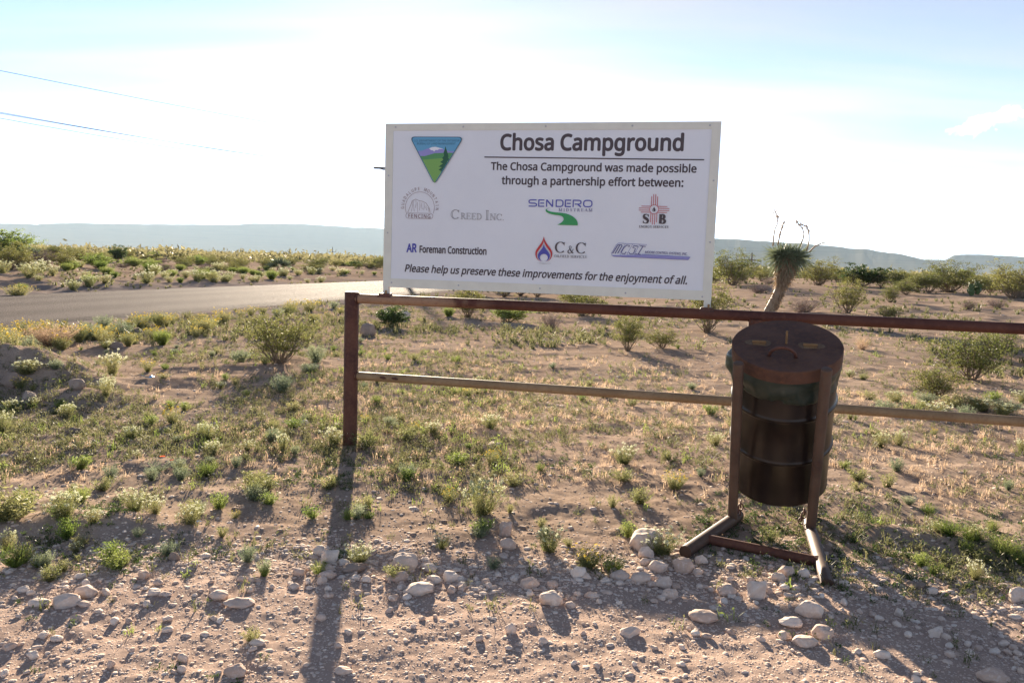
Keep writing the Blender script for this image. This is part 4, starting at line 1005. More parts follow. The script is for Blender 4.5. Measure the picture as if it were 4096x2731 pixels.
def proto(kind, parts):
    """parts: list of (name, quads list, material)"""
    lst = []
    for nm, Q_, mt in parts:
        p = PL_()
        for q_ in Q_: p.quads(q_)
        v, f = p.arr(); o = mk(nm, v, f, mt); lst.append((nm, o.data)); bpy.data.objects.remove(o)
    PROTO.setdefault(kind, []).append(lst)
def creosote(seed, dense=1.0, leafm='creosote_leaf', ln=.026, kind='creosote', wide=.55, n=4600):
    r = np.random.default_rng(seed); S1 = stems(r, 26, wide, .72, 6, .5, .03)
    tw = []
    for _ in range(5):
        b = sample(r, S1, 46, .35, 1.0, .0); a = r.uniform(0, 6.28, 46); L = r.uniform(.10, .26, 46)
        e = b + np.stack([np.cos(a) * L, np.sin(a) * L, r.uniform(.0, .22, 46)], 1); mid = (b + e) / 2 + r.normal(0, .015, (46, 3)); tw.append(np.stack([b, mid, e], 1))
    tw = np.concatenate(tw); N_ = int(n * dense)
    # leaves gather in flattish sprays at the twig ends
    ctr = tw[r.integers(0, len(tw), 300)][:, 2]; C = ctr[r.integers(0, 300, N_)] + r.normal(0, 1, (N_, 3)) * np.array([.042, .042, .016])
    C2 = sample(r, tw, N_ // 2, .2, 1.0, .018); C = np.concatenate([C, C2]); C = C[C[:, 2] > .05]
    proto(kind, [('stems', [ribbon(r, S1, .016), ribbon(r, tw, .006)], 'bark'), ('foliage', [leaf_quads(r, C, ln, ln * .62, .35)], leafm)])
for s in range(6): creosote(20 + s, .8 + .1 * s, wide=.45 + .05 * s)
for s in range(2): creosote(40 + s, 1.6, 'fresh_leaf', .036, 'mesquite', .6)
for s in range(2): creosote(50 + s, 1.3, 'dark_leaf', .05, 'dark_shrub', .6)
def deadbush(seed):
    r = np.random.default_rng(seed); S1 = stems(r, 130, .55, .5, 5, .8, .06); tw = []
    b = sample(r, S1, 700, .3, 1, 0); a = r.uniform(0, 6.28, 700); L = r.uniform(.05, .16, 700); e = b + np.stack([np.cos(a) * L, np.sin(a) * L, r.uniform(-.02, .14, 700)], 1); tw = np.stack([b, (b + e) / 2 + r.normal(0, .01, b.shape), e], 1)
    proto('dead_bush', [('stems', [ribbon(r, S1, .009), ribbon(r, tw, .0045)], 'dead_twig')])
for s in range(2): deadbush(60 + s)
def flowering(seed, kind, lm, pm, hgt=1.0, spread=.5, ns=70, nl=1500, nf=60, fs=.05, ln=.07, lw=.014, fcl=1):
    r = np.random.default_rng(seed); S1 = stems(r, ns, spread, hgt, 5, .45, .06)
    C = sample(r, S1, nl, .05, .92, .02, 1.1); D = S1[:, -1] - S1[:, 0]; tips = S1[:, -1]
    fi = r.integers(0, ns, nf); fc = np.repeat(tips[fi], fcl, 0) + r.normal(0, fs * .5 * (fcl > 1), (nf * fcl, 3))
    fq = [leaf_quads(r, fc, fs, fs * .8, .2), leaf_quads(r, fc, fs, fs * .8, .2), leaf_quads(r, fc, fs, fs * .8, .2)]
    parts = [('foliage', [ribbon(r, S1, .012), leaf_quads(r, C, ln, lw, .8)], lm)]
    if pm: parts.append(('flowers', fq, pm))
    proto(kind, parts)
# (unit plants: about 1 high, 1 wide; scaled on placing)
for s in range(3): flowering(70 + s, 'yellow_flower_plant', 'weed_leaf', 'yellow_petal', nf=38, fs=.045, fcl=2, nl=2400)
for s in range(3): flowering(80 + s, 'white_flower_plant', 'weed_leaf', 'white_petal', nf=50, fs=.032, fcl=9, nl=2600)
for s in range(3): flowering(90 + s, 'sage_plant', 'sage_leaf', None, nl=2000, ln=.085, lw=.022)
for s in range(4): flowering(100 + s, 'green_weed', 'fresh_leaf' if s % 2 else 'weed_leaf', None, nl=900, ln=.12, lw=.035, ns=45, spread=.55)
flowering(111, 'bright_bush', 'fresh_leaf', None, nl=5200, ln=.07, lw=.016, ns=240, spread=.52)
flowering(112, 'orange_flower_plant', 'sage_leaf', 'orange_petal', nf=2, fs=.12, fcl=1, nl=900, spread=.6, ns=40)
flowering(113, 'brush_plant', 'weed_leaf', 'yellow_petal', nl=2600, nf=40, fs=.04, ns=170)
flowering(114, 'tan_brush', 'dry_grass', 'yellow_petal', nl=2200, nf=46, fs=.045, ns=220, lw=.009)
def tuft(seed, kind, mt, n=90, w=.018):
    r = np.random.default_rng(seed); S1 = stems(r, n, .5, 1.0, 5, .9, .05); proto(kind, [('blades', [ribbon(r, S1, w)], mt)])
for s in range(3): tuft(120 + s, 'dry_grass_tuft', 'dry_grass', 110, .014)
for s in range(2): tuft(130 + s, 'green_grass_tuft', 'fresh_leaf', 120, .02)
NM = {}
def plant(kind, x, y, h, w, label, cat, group=None, name=None, rz=None, sink=.0, var=None, lean=(0, 0), single=False):
    lst = PROTO[kind][(var if var is not None else int(rng.integers(0, 99))) % len(PROTO[kind])]
    rz = rng.uniform(0, 6.28) if rz is None else rz
    z = float(Hf(x, y)) - sink; name = name or kind
    if len(lst) == 1:
        o = bpy.data.objects.new(name, lst[0][1]); COL.objects.link(o); root = o
    else:
        root = bpy.data.objects.new(name, None); COL.objects.link(root); root.empty_display_size = .05
        for nm, me in lst:
            c = bpy.data.objects.new(nm, me); COL.objects.link(c); c.parent = root
            if nm == 'flowers': c['kind'] = 'stuff'
    root.location = (x, y, z); root.rotation_euler = (lean[0], lean[1], rz); root.scale = (w, w, h)
    tag(root, label, cat, group); return root
def pp(kind, cx, yb, h, w, label, cat='plant', group=None, **k):
    """plant whose base, height and width are read off the photograph"""
    p = spot(cx, yb); d = depth(p) / F
    unit_w = 1.0 if kind in ('creosote', 'mesquite', 'dark_shrub') else 1.0
    unit_h = .74 if kind in ('creosote', 'mesquite', 'dark_shrub') else (.55 if kind == 'dead_bush' else 1.0)
    return plant(kind, p[0], p[1], h * d / unit_h, w * d / unit_w, label, cat, group, **k)
G1 = 'flowering and green plants behind the fence'
LIST = [
 ('mesquite', 20, 1092, 108, 210, 'bright green bush at the left picture edge beyond the road', 'bush'),
 ('bright_bush', 648, 1378, 66, 76, 'small round bright green bush beside the road', 'bush'),
 ('creosote', 1115, 1440, 195, 300, 'large olive green bush left of the end post', 'bush'),
 ('sage_plant', 1265, 1450, 90, 90, 'grey green weed at the right foot of the large olive bush', 'plant'),
 ('brush_plant', 805, 1328, 66, 125, 'grey green rounded shrub with yellow tips near the road edge', 'bush'),
 ('tan_brush', 205, 1388, 100, 225, 'wide tan brush with yellow flowers behind the dirt mound', 'bush'),
 ('yellow_flower_plant', 562, 1312, 70, 85, 'tall yellow flowered plant at the near road edge', 'plant'),
 ('yellow_flower_plant', 895, 1292, 62, 80, 'pale yellow flowered plant at the road edge left of the large bush', 'plant'),
 ('brush_plant', 455, 1336, 44, 62, 'low brush between two yellow flowered plants near the road', 'plant'),
 ('yellow_flower_plant', 1235, 1252, 54, 90, 'yellow flowered plant at the road edge right of the large bush', 'plant'),
 ('yellow_flower_plant', 1170, 1240, 50, 60, 'yellow flowered plant just above the large bush', 'plant'),
 ('yellow_flower_plant', 25, 1380, 84, 110, 'yellow flowered patch at the left edge below the road', 'plant'),
 ('yellow_flower_plant', 690, 1295, 44, 50, 'small bright yellow flowered plant near the road', 'plant'),
 ('yellow_flower_plant', 45, 1518, 95, 115, 'dark green yellow flowered plant on the dirt mound', 'plant'),
 ('white_flower_plant', 450, 1508, 108, 105, 'tall white flowered plant right of the dirt mound', 'plant'),
 ('white_flower_plant', 430, 1548, 55, 70, 'white flowered plant right below the tall one', 'plant'),
 ('white_flower_plant', 425, 1612, 84, 62, 'narrow white flowered plant left of the blue scrap', 'plant'),
 ('white_flower_plant', 115, 1572, 64, 120, 'spreading white flowered plant in front of the mound', 'plant'),
 ('white_flower_plant', 50, 1645, 50, 70, 'white flowered plant at the left edge below the mound', 'plant'),
 ('white_flower_plant', 132, 1632, 48, 50, 'white flowered plant against the round mound boulder', 'plant'),
 ('white_flower_plant', 275, 1665, 60, 70, 'white flowered plant below the grey mound boulder', 'plant'),
 ('white_flower_plant', 12, 1735, 100, 70, 'pale flowered plant cut by the left picture edge', 'plant'),
 ('yellow_flower_plant', 592, 1490, 55, 60, 'yellow flowered plant just above the blue scrap', 'plant'),
 ('yellow_flower_plant', 655, 1512, 26, 60, 'low yellow flowers right of the blue scrap', 'plant'),
 ('sage_plant', 1125, 1572, 88, 100, 'silvery green plant left of the end post', 'plant'),
 ('sage_plant', 1238, 1490, 50, 80, 'silvery plant between the large bush and the end post', 'plant'),
 ('sage_plant', 960, 1450, 60, 90, 'pale dry looking weed left of the large bush', 'plant'),
 ('yellow_flower_plant', 690, 1692, 74, 90, 'yellow flowered weed in the dirt left of the post', 'plant'),
 ('green_weed', 592, 1682, 46, 55, 'yellow green weed left of the yellow flowered weed', 'plant'),
 ('white_flower_plant', 825, 1762, 74, 82, 'white tipped weed in the middle of the left dirt', 'plant'),
 ('white_flower_plant', 1130, 1806, 84, 60, 'pale tipped weed left of the end post base', 'plant'),
 ('white_flower_plant', 528, 1748, 56, 72, 'pale tipped weed beside the small tan stone', 'plant'),
 ('orange_flower_plant', 632, 1888, 56, 110, 'weed with two orange red flowers', 'plant'),
 ('sage_plant', 712, 1890, 68, 64, 'pale green weed right of the orange flowers', 'plant'),
 ('green_weed', 30, 2075, 150, 270, 'tall reddish green plant at the left picture edge', 'plant'),
 ('white_flower_plant', 258, 2070, 126, 160, 'bushy plant with white tips low on the left', 'plant'),
 ('white_flower_plant', 378, 2092, 64, 80, 'small white tipped weed right of the bushy one', 'plant'),
 ('white_flower_plant', 28, 2190, 90, 80, 'white tipped weed at the left edge above the gravel', 'plant'),
 ('white_flower_plant', 1335, 1776, 78, 110, 'pale green weed hugging the left of the end post base', 'plant'),
 ('green_weed', 1460, 1790, 76, 120, 'yellow green weed just right of the end post base', 'plant'),
 ('green_weed', 1010, 1935, 60, 54, 'upright green weed left of the post shadow', 'plant'),
 ('white_flower_plant', 1928, 2062, 158, 190, 'tall pale green weed with white tips between post and barrel', 'plant'),
 ('white_flower_plant', 2497, 1850, 84, 112, 'round pale weed halfway between sign and barrel', 'plant'),
 ('green_weed', 2492, 1930, 60, 118, 'low bright green weed below the round pale one', 'plant'),
 ('yellow_flower_plant', 2700, 1952, 84, 110, 'thin yellow flowered weed left of the barrel rack', 'plant'),
 ('yellow_flower_plant', 1968, 1852, 66, 76, 'small weed with yellow flowers right of the post', 'plant'),
 ('green_weed', 2508, 2142, 80, 76, 'yellow green weed above the pointed pink boulder', 'plant'),
 ('white_flower_plant', 818, 1740, 50, 60, 'small pale weed behind the white tipped one', 'plant'),
 ('green_weed', 1005, 2562, 66, 84, 'bright green sprig growing alone in the lower gravel', 'plant'),
 ('white_flower_plant', 1437, 2252, 84, 112, 'white tipped green weed right of the post shadow', 'plant'),
 ('creosote', 2510, 1402, 148, 155, 'bright olive bush behind the fence below the sign', 'bush'),
 ('creosote', 2645, 1392, 75, 170, 'low sprawling olive branch right of the bush below the sign', 'bush'),
 ('dead_bush', 2205, 1312, 70, 90, 'bare twiggy bush under the sign', 'bush'),
 ('mesquite', 2037, 1288, 60, 160, 'bright green low clump under the sign', 'bush'),
 ('dark_shrub', 1568, 1310, 72, 120, 'grey green bush beside the pale boulders', 'bush'),
 ('bright_bush', 1795, 1268, 42, 60, 'little yellow green tuft under the sign', 'plant'),
 ('creosote', 1870, 1268, 125, 170, 'creosote bush seen in the gap under the sign left part', 'bush'),
 ('creosote', 2330, 1262, 100, 200, 'creosote bush seen in the gap under the middle of the sign', 'bush'),
 ('creosote', 2830, 1332, 200, 230, 'tall creosote bush behind the lower right sign corner', 'bush'),
 ('creosote', 2930, 1185, 130, 230, 'creosote bush between sign edge and tree yucca', 'bush'),
 ('creosote', 3800, 1172, 124, 220, 'tallest creosote bush on the right skyline', 'bush'),
 ('creosote', 4050, 1226, 140, 220, 'creosote bush cut by the right edge on the skyline', 'bush'),
 ('creosote', 3712, 1206, 92, 120, 'creosote bush in front of the tallest one on the right', 'bush'),
 ('creosote', 3560, 1224, 70, 90, 'small round olive bush right of the tree yucca', 'bush'),
 ('dark_shrub', 3448, 1158, 74, 150, 'dark green bush on the skyline right of the tree yucca', 'bush'),
 ('creosote', 3270, 1182, 104, 210, 'wide yellow green creosote bush behind the tree yucca', 'bush'),
 ('creosote', 3390, 1258, 128, 160, 'thin open creosote bush right of the tree yucca trunk', 'bush'),
 ('creosote', 3555, 1278, 56, 120, 'low olive bush just above the top rail on the right', 'bush'),
 ('dead_bush', 3212, 1248, 66, 130, 'mauve grey dead bush beside the yucca trunk', 'bush'),
 ('dead_bush', 3075, 1175, 36, 60, 'small mauve dead bush left of the yucca trunk', 'bush'),
 ('dead_bush', 3030, 1200, 40, 100, 'flat grey dead bush left of the yucca trunk base', 'bush'),
 ('dead_bush', 3870, 1262, 42, 60, 'small dark dead bush below the prickly pear', 'bush'),
 ('dead_bush', 3985, 1256, 36, 80, 'dark flat dead bush right of the prickly pear', 'bush'),
 ('creosote', 3880, 1520, 190, 320, 'wide yellow green bush between the two rails at right', 'bush'),
 ('creosote', 3740, 1592, 130, 260, 'low open olive bush right behind the barrel', 'bush'),
 ('creosote', 3975, 1430, 110, 210, 'olive bush crossing the top rail at the right', 'bush'),
 ('dry_grass_tuft', 3450, 1398, 60, 80, 'dry grass tuft on bare ground right of the barrel lid', 'grass tuft'),
 ('white_flower_plant', 3525, 1782, 66, 66, 'left pale plant of the pair right of the barrel', 'plant'),
 ('white_flower_plant', 3596, 1776, 66, 62, 'right pale plant of the pair right of the barrel', 'plant'),
 ('white_flower_plant', 4010, 1665, 62, 130, 'plant with white flowers above the lower rail at the right edge', 'plant'),
 ('green_weed', 3900, 1630, 60, 120, 'green weed clump under the olive bush at right', 'plant'),
 ('green_grass_tuft', 3737, 2296, 54, 72, 'bright green tuft on the shaded bank right of the rack', 'grass tuft'),
 ('green_grass_tuft', 3790, 2180, 66, 120, 'green grass tuft on the bank right of the rack', 'grass tuft'),
 ('green_grass_tuft', 3880, 2205, 56, 130, 'middle green grass tuft on the right bank', 'grass tuft'),
 ('green_grass_tuft', 4010, 2240, 76, 150, 'green grass tuft on the bank near the right edge', 'grass tuft'),
 ('green_grass_tuft', 4090, 2262, 76, 120, 'green grass tuft cut by the right picture edge', 'grass tuft'),
 ('green_weed', 3080, 2170, 64, 90, 'green weed growing between the rack feet', 'plant'),
 ('green_grass_tuft', 160, 2262, 60, 80, 'spiky green and brown tuft on the lower left dirt', 'grass tuft'),
 ('white_flower_plant', 305, 2205, 50, 54, 'small yellow green weed on the lower left dirt', 'plant'),
 ('sage_plant', 1560, 1700, 44, 60, 'small grey weed right of the end post', 'plant'),
 ('brush_plant', 70, 1190, 58, 110, 'yellow flowered bush on the far side of the road', 'bush'),
]
for k in range(12):
    LIST.append((('green_weed', 'sage_plant', 'white_flower_plant')[k % 3], 3470 + k * 55 + (k * 37) % 23, 1600 + (k * 53) % 95, 46 + (k * 17) % 30, 80 + (k * 29) % 50,
                 ('leafy green weed', 'silvery weed', 'white tipped weed')[k % 3] + ' in the green strip just above the lower rail right of the barrel', 'plant'))
for kind, cx_, yb, h, w, lb, cat in LIST:
    pp(kind, cx_, yb, h, w, lb, cat, G1 if yb > 1240 else 'bushes on the far ground', var=int(cx_) % 5, name={'creosote': 'creosote_bush', 'mesquite': 'green_bush'}.get(kind, kind))
def clear(x, y, extra=.3):
    if abs(float(road_t(np.array(x), np.array(y)))) < RD_W + extra: return False
    return True
# pale bushes lining the far edge of the road
for k in range(85):
    pxx = rng.uniform(0, 1520); yy = 1185 - pxx * .045 + rng.uniform(-95, -6) * (1 - pxx / 2600)
    p = spot(pxx, yy)
    if not clear(p[0], p[1], .2): continue
    w = rng.uniform(.35, .8); plant('white_flower_plant' if k % 3 else 'bright_bush', p[0], p[1], w * rng.uniform(.55, .8), w, 'low pale yellow green bush on the bank across the road', 'bush', 'low bushes on the bank across the road', name='low_bush')
for k in range(30):
    pxx = rng.uniform(-30, 1380); yy = 1345 - pxx * .085 + rng.uniform(0, 1) * 100
    p = spot(pxx, yy)
    if not clear(p[0], p[1], .25): continue
    w = rng.uniform(.18, .42); kd = ('yellow_flower_plant', 'brush_plant', 'sage_plant', 'yellow_flower_plant')[k % 4]
    plant(kd, p[0], p[1], w * rng.uniform(.7, 1.0), w, {'yellow_flower_plant': 'yellow flowered plant in the row along the near road edge', 'brush_plant': 'low brushy plant in the row along the near road edge', 'sage_plant': 'silvery plant in the row along the near road edge'}[kd],
          'plant', {'yellow_flower_plant': 'yellow flowered plants along the near road edge', 'brush_plant': 'brushy plants along the near road edge', 'sage_plant': 'silvery plants along the near road edge'}[kd], name='roadside_plant')
# yucca-like spiky clumps and the creosote flats
cnt = 0; tries = 0
while cnt < 215 and tries < 9000:
    tries += 1; az = rng.uniform(-.62, .62); rr_ = 20 * (95 / 20) ** rng.random(); x, y = rr_ * math.sin(az), rr_ * math.cos(az)
    t = float(road_t(np.array(x), np.array(y)))
    if abs(t) < RD_W + 1.5: continue
    if t < 0 and t > -RD_W - 7: continue
    if t > 0 and rr_ < 34 and x < 2: continue
    if -1 < x / y * 1 - .30 < -.93 and rr_ < 30: continue
    u = x / y; uu = u
    if .28 < u < .44 and rr_ < 24: continue
    if u > .08 and rr_ < 40: continue
    if u > .08 and rr_ < 60 and rng.random() < .5: continue
    zn = 'beyond the road' if t < 0 else ('behind the sign' if u < .27 else 'right of the tree yucca')
    w = rng.uniform(.7, 1.45) * (1.0 if t > 0 else .95); kd = 'mesquite' if rng.random() < .10 else ('dead_bush' if rng.random() < .12 else ('dark_shrub' if rng.random() < .07 else 'creosote'))
    nm, lb, gp = {'creosote': ('creosote_bush', 'olive creosote bush on the desert flats ' + zn, 'creosote bushes on the desert flats ' + zn), 'mesquite': ('green_bush', 'bright green bush on the desert flats ' + zn, 'green bushes on the desert flats ' + zn),
              'dead_bush': ('dead_bush', 'grey dead bush on the desert flats ' + zn, 'dead bushes on the desert flats ' + zn), 'dark_shrub': ('dark_shrub', 'dark green shrub on the desert flats ' + zn, 'dark shrubs on the desert flats ' + zn)}[kd]
    plant(kd, x, y, w * rng.uniform(.75, 1.15), w * rng.uniform(.9, 1.3), lb, 'bush', gp, name=nm); cnt += 1
# far scrub that reads as one mass
def far_scrub():
    r = np.random.default_rng(77); n = 2600; az = r.uniform(-.75, .75, n); rr_ = 85 * (900 / 85) ** r.random(n); X = rr_ * np.sin(az); Y = rr_ * np.cos(az)
    k = np.abs(road_t(X, Y)) > RD_W + 1; X, Y, rr_ = X[k], Y[k], rr_[k]; n = len(X); m_ = 46
    s = r.uniform(.6, 1.25, n) * (1 + rr_ / 900); C = r.normal(0, 1, (n, m_, 3)) * np.array([.55, .55, .28]) * s[:, None, None]; C[:, :, 2] = np.abs(C[:, :, 2]) + .25 * s[:, None]
    C[:, :, 0] += X[:, None]; C[:, :, 1] += Y[:, None]; C[:, :, 2] += Hc(X, Y)[:, None]
    sz = np.repeat(s, m_) * .42; C = C.reshape(-1, 3); o = mk('distant_scrub', *(lambda p: (p.quads(leaf_quads(r, C, sz, sz * .6, .2)), p.arr())[1])(PL_()), 'sprout_leaf'); o['kind'] = 'stuff'
far_scrub()
# weeds one could count in the near dirt
WG = 'small weeds scattered over the dirt'
cnt = 0
while cnt < 215:
    pxx = rng.uniform(-40, 4130); u = rng.random(); yy = 1330 + (2330 - 1330) * u ** 1.15
    dens = 1.0 if pxx < 1500 else (.62 if pxx < 2800 else .6)
    if yy < 1500 and pxx > 2000: dens *= .45
    if rng.random() > dens: continue
    p = spot(pxx, yy)
    if not clear(p[0], p[1], .4) or (2650 < pxx < 3400 and 2040 < yy < 2400): continue
    kd = rng.choice(['green_weed', 'sage_plant', 'white_flower_plant', 'yellow_flower_plant', 'green_grass_tuft'], p=[.46, .26, .10, .04, .14])
    h = rng.uniform(.05, .13) * (1.2 if kd == 'white_flower_plant' else 1); w = h * rng.uniform(.9, 1.7)
    lb = {'green_weed': 'small leafy green weed in the open dirt', 'sage_plant': 'small greyish weed in the open dirt', 'white_flower_plant': 'small white tipped weed in the open dirt',
          'yellow_flower_plant': 'small yellow flowered weed in the open dirt', 'green_grass_tuft': 'small green grass tuft in the open dirt'}[kd]
    zn = ' left of the end post' if pxx < 1390 else (' between end post and barrel' if pxx < 2900 else ' right of the barrel'); lb = lb.replace('in the open dirt', 'in the dirt') + zn
    plant(kd, p[0], p[1], h, w, lb, 'weed', lb.replace('small ', '').replace('weed', 'weeds').replace('tuft', 'tufts'), name='small_' + ('grass_tuft' if 'tuft' in kd else 'weed')); cnt += 1
# dry straw band behind the lower rail and small growth everywhere: uncountable
def stuff_growth(name, mt, n, gen, seed, nb=9, hs=(.03, .08), wd=.004, leafy=0):
    r = np.random.default_rng(seed); X, Y, S_ = gen(r, n); n = len(X); Z = Hf(X, Y)
    a = r.uniform(0, 6.28, (n, nb)); t = r.uniform(.1, 1.0, (n, nb)); h = r.uniform(hs[0], hs[1], (n, nb)) * S_[:, None]
    b = np.stack([np.repeat(X[:, None], nb, 1), np.repeat(Y[:, None], nb, 1), np.repeat(Z[:, None], nb, 1) - .004], -1)
    d = np.stack([np.cos(a) * t * h, np.sin(a) * t * h, h], -1); b[:, :, :2] += r.normal(0, .012, (n, nb, 2)) * S_[:, None, None]
    mid = b + d * np.array([.4, .4, .6]); tip = b + d; sd_ = np.stack([-np.sin(a), np.cos(a), np.zeros_like(a)], -1) * wd * S_[:, None, None] * (1 + .05 * np.hypot(X, Y))[:, None, None] * .5
    q1 = np.stack([b - sd_, b + sd_, mid + sd_, mid - sd_], 2).reshape(-1, 4, 3); q2 = np.stack([mid - sd_, mid + sd_, tip + sd_ * .3, tip - sd_ * .3], 2).reshape(-1, 4, 3)
    p = PL_(); p.quads(q1); p.quads(q2)
    if leafy:
        C = (b + d * r.uniform(.2, 1, (n, nb, 1)))[:, :, None, :] + r.normal(0, .008, (n, nb, leafy, 3)) * S_[:, None, None, None]; C = C.reshape(-1, 3); L = np.repeat(S_, nb * leafy) * .016 
        p.quads(leaf_quads(r, C, L, L * .45, .4))
    v, f = p.arr(); o = mk(name, v, f, mt); o['kind'] = 'stuff'; return o
def field(lo, hi, a=.68, fn=None, smin=.7, smax=1.6):
    def g_(r, n):
        az = r.uniform(-a, a, n); rr_ = lo * (hi / lo) ** r.random(n); X = rr_ * np.sin(az); Y = rr_ * np.cos(az); k = np.abs(road_t(X, Y)) > RD_W + .15
        if fn is not None: k &= r.random(n) < fn(X, Y)
        S_ = r.uniform(smin, smax, n); return X[k], Y[k], S_[k]
    return g_
def patch(X, Y, s, f=.9, lo=-.2, hi=.6): return ss(lo, hi, fbm(X * f, Y * f, s, 3))
def strawd(X, Y):
    band = np.exp(-((Y - 9.0 + .1 * X) / 2.4) ** 2); return np.clip(band * .8 * patch(X, Y, 507, 3.5, -.4, .4) * patch(X, Y, 501, 1.2, -.7, .3) * ss(-3.2, -1.4, X) + .14 * patch(X, Y, 502, 1.3), 0, 1)
stuff_growth('dry_grass', 'dry_grass', 34000, field(5.2, 26, fn=strawd, smin=.5, smax=1.25), 901, 9, (.02, .065), .0022, 1)
def sprd(X, Y):
    left = ss(1.5, -1.5, X); v = patch(X, Y, 511, 1.1, -.55, .35) * (.36 + .64 * left) * ss(3.6, 4.3, Y + .1 * X) + .02
    return np.clip(v, 0, 1)
stuff_growth('green_sprouts', 'sprout_leaf', 42000, field(3.3, 26, fn=sprd, smin=.5, smax=1.3), 902, 6, (.018, .065), .0026, 3)
stuff_growth('fresh_sprouts', 'fresh_leaf', 9000, field(3.3, 20, fn=lambda X, Y: sprd(X, Y) * patch(X, Y, 512, 2, -.1, .6), smin=.5, smax=1.4), 903, 7, (.015, .07), .0028, 2)
def crp(X, Y): return np.clip(patch(X, Y, 521, 1.6, .0, .55) * (ss(3.5, 3.9, Y) * (1 - ss(5, 8, Y)) * .9 + .06), 0, 1)
stuff_growth('ground_cover', 'dark_leaf', 16000, field(2.6, 9, fn=crp, smin=.5, smax=1.0), 904, 7, (.008, .028), .0028, 3)
def bankd(X, Y): t = road_t(X, Y); return np.clip(ss(-RD_W - 9, -RD_W - 1, t) * (t < 0) * .5 + ss(RD_W, RD_W + .6, t) * (1 - ss(RD_W + 3, RD_W + 7, t)) * .9 * (X < 1), 0, 1) * patch(X, Y, 531, .7, -.6, .3)
stuff_growth('roadside_weeds', 'sprout_leaf', 15000, field(9, 70, fn=lambda X, Y: bankd(X, Y) * patch(X, Y, 533, 1.1, -.1, .5), smin=.8, smax=2.2), 905, 9, (.02, .07), .003, 3)
stuff_growth('desert_grass', 'sprout_leaf', 15000, field(14, 110, fn=lambda X, Y: .6 * patch(X, Y, 551, .4, -.2, .5) + .03, smin=1.0, smax=2.8), 907, 9, (.02, .07), .004, 3)

# ------------------------------------------------------------------ tree yucca
yb_ = spot(3068, 1262); dY = depth(yb_) / F
def yp(px_, py_): d = ray(px_, py_); t = (yb_[1]) / d[1]; return Vector(EYE + d * t)
yu = empty('tree_yucca', tuple(yb_)); tag(yu, 'tree yucca with a leaning pale trunk, a skirt of dead leaves and a spiky crown', 'tree')
O_ = Vector(yb_)
cl = [yp(3066, 1270), yp(3082, 1235), yp(3104, 1190), yp(3120, 1150), yp(3132, 1110), yp(3142, 1075), yp(3146, 1040), yp(3148, 1010)]
r_ = np.array([30, 25, 23, 21, 23, 30, 36, 30]) * dY
m = MB(); m.tube([tuple(p - O_) for p in cl], list(r_ * .8), 14); tr_ = m.build('trunk', 'yucca_dead', yu, smooth=True)
r = np.random.default_rng(5); C = []; D = []
seg_t = r.random(2600) ** .75
for t in seg_t:
    x = t * (len(cl) - 1); j = min(int(x), len(cl) - 2); f = x - j; c = cl[j].lerp(cl[j + 1], f) - O_; rad = (r_[j] * (1 - f) + r_[j + 1] * f) * .8; a = r.uniform(0, 6.28)
    C.append((c.x + math.cos(a) * rad, c.y + math.sin(a) * rad, c.z)); flare = .12 + .28 * max(0, t - .5); D.append((math.cos(a) * flare, math.sin(a) * flare, -1.0))
C = np.array(C); D = np.array(D); p = PL_(); p.quads(leaf_quads(r, C, np.where(seg_t > .5, 36, 18) * dY * 1.1, 3.4 * dY, 0, D)); v, f = p.arr(); mk('dead_leaf_skirt', v, f, 'yucca_dead', parent=yu)
hc = yp(3150, 1034) - O_; hc2 = yp(3122, 1026) - O_; hc3 = yp(3182, 1034) - O_
n = 1050; D = r.normal(size=(n, 3)); D[:, 2] = D[:, 2] * .75 + .28; D /= np.linalg.norm(D, axis=1)[:, None]
cc3 = np.array([hc, hc, hc2, hc3])[r.integers(0, 4, n)]; L = 102 * dY * r.uniform(.55, 1.0, n) * (1 - .25 * np.clip(D[:, 2], 0, 1)); e = np.cross(D, r.normal(size=(n, 3))); e /= np.linalg.norm(e, axis=1)[:, None]; wl_ = 2.6 * dY
B = cc3 + D * (8 * dY); mid = cc3 + D * (L * .5)[:, None]; tip = cc3 + D * L[:, None] - np.array([0, 0, 1]) * (L * .12)[:, None] * (1 - np.clip(D[:, 2], 0, 1))[:, None]
p = PL_(); p.quads(np.stack([B - e * wl_, B + e * wl_, mid + e * wl_ * .8, mid - e * wl_ * .8], 1)); p.quads(np.stack([mid - e * wl_ * .8, mid + e * wl_ * .8, tip + e * wl_ * .1, tip - e * wl_ * .1], 1)); v, f = p.arr(); mk('crown', v, f, 'yucca_leaf', parent=yu)
for pts in ([(3092, 985), (3094, 950), (3100, 915), (3112, 890), (3108, 862), (3096, 838)], [(3112, 980), (3118, 945), (3128, 910), (3136, 885)], [(3200, 990), (3212, 955), (3216, 935), (3210, 915), (3190, 890), (3184, 885)],
            [(3226, 1005), (3236, 965), (3236, 930), (3225, 905), (3200, 896)], [(3235, 1010), (3260, 985), (3290, 972), (3308, 968)]):
    m = MB(); P3 = [tuple(yp(*q_) - O_) for q_ in pts]; m.tube(P3, [max(1.3, 3.2 - .35 * i) * dY for i in range(len(P3))], 6); st_ = m.build('flower_stalk', 'yucca_dead', yu, smooth=True)
    if len(pts) > 4 or pts[0][0] == 3112:
        arr = np.array(P3); k0 = max(2, len(arr) // 2) - (len(arr) == 4); base = []
        for j in range(k0, len(arr) - 1):
            for t in np.linspace(0, 1, 9): base.append(arr[j] * (1 - t) + arr[j + 1] * t)
        base = np.array(base); base = np.repeat(base, 3, 0) + r.normal(0, 3.5 * dY, (len(base) * 3, 3)); p = PL_(); p.quads(leaf_quads(r, base, 9 * dY, 5 * dY, -.2)); v, f = p.arr(); mk('seed_pods', v, f, 'yucca_dead', parent=st_)
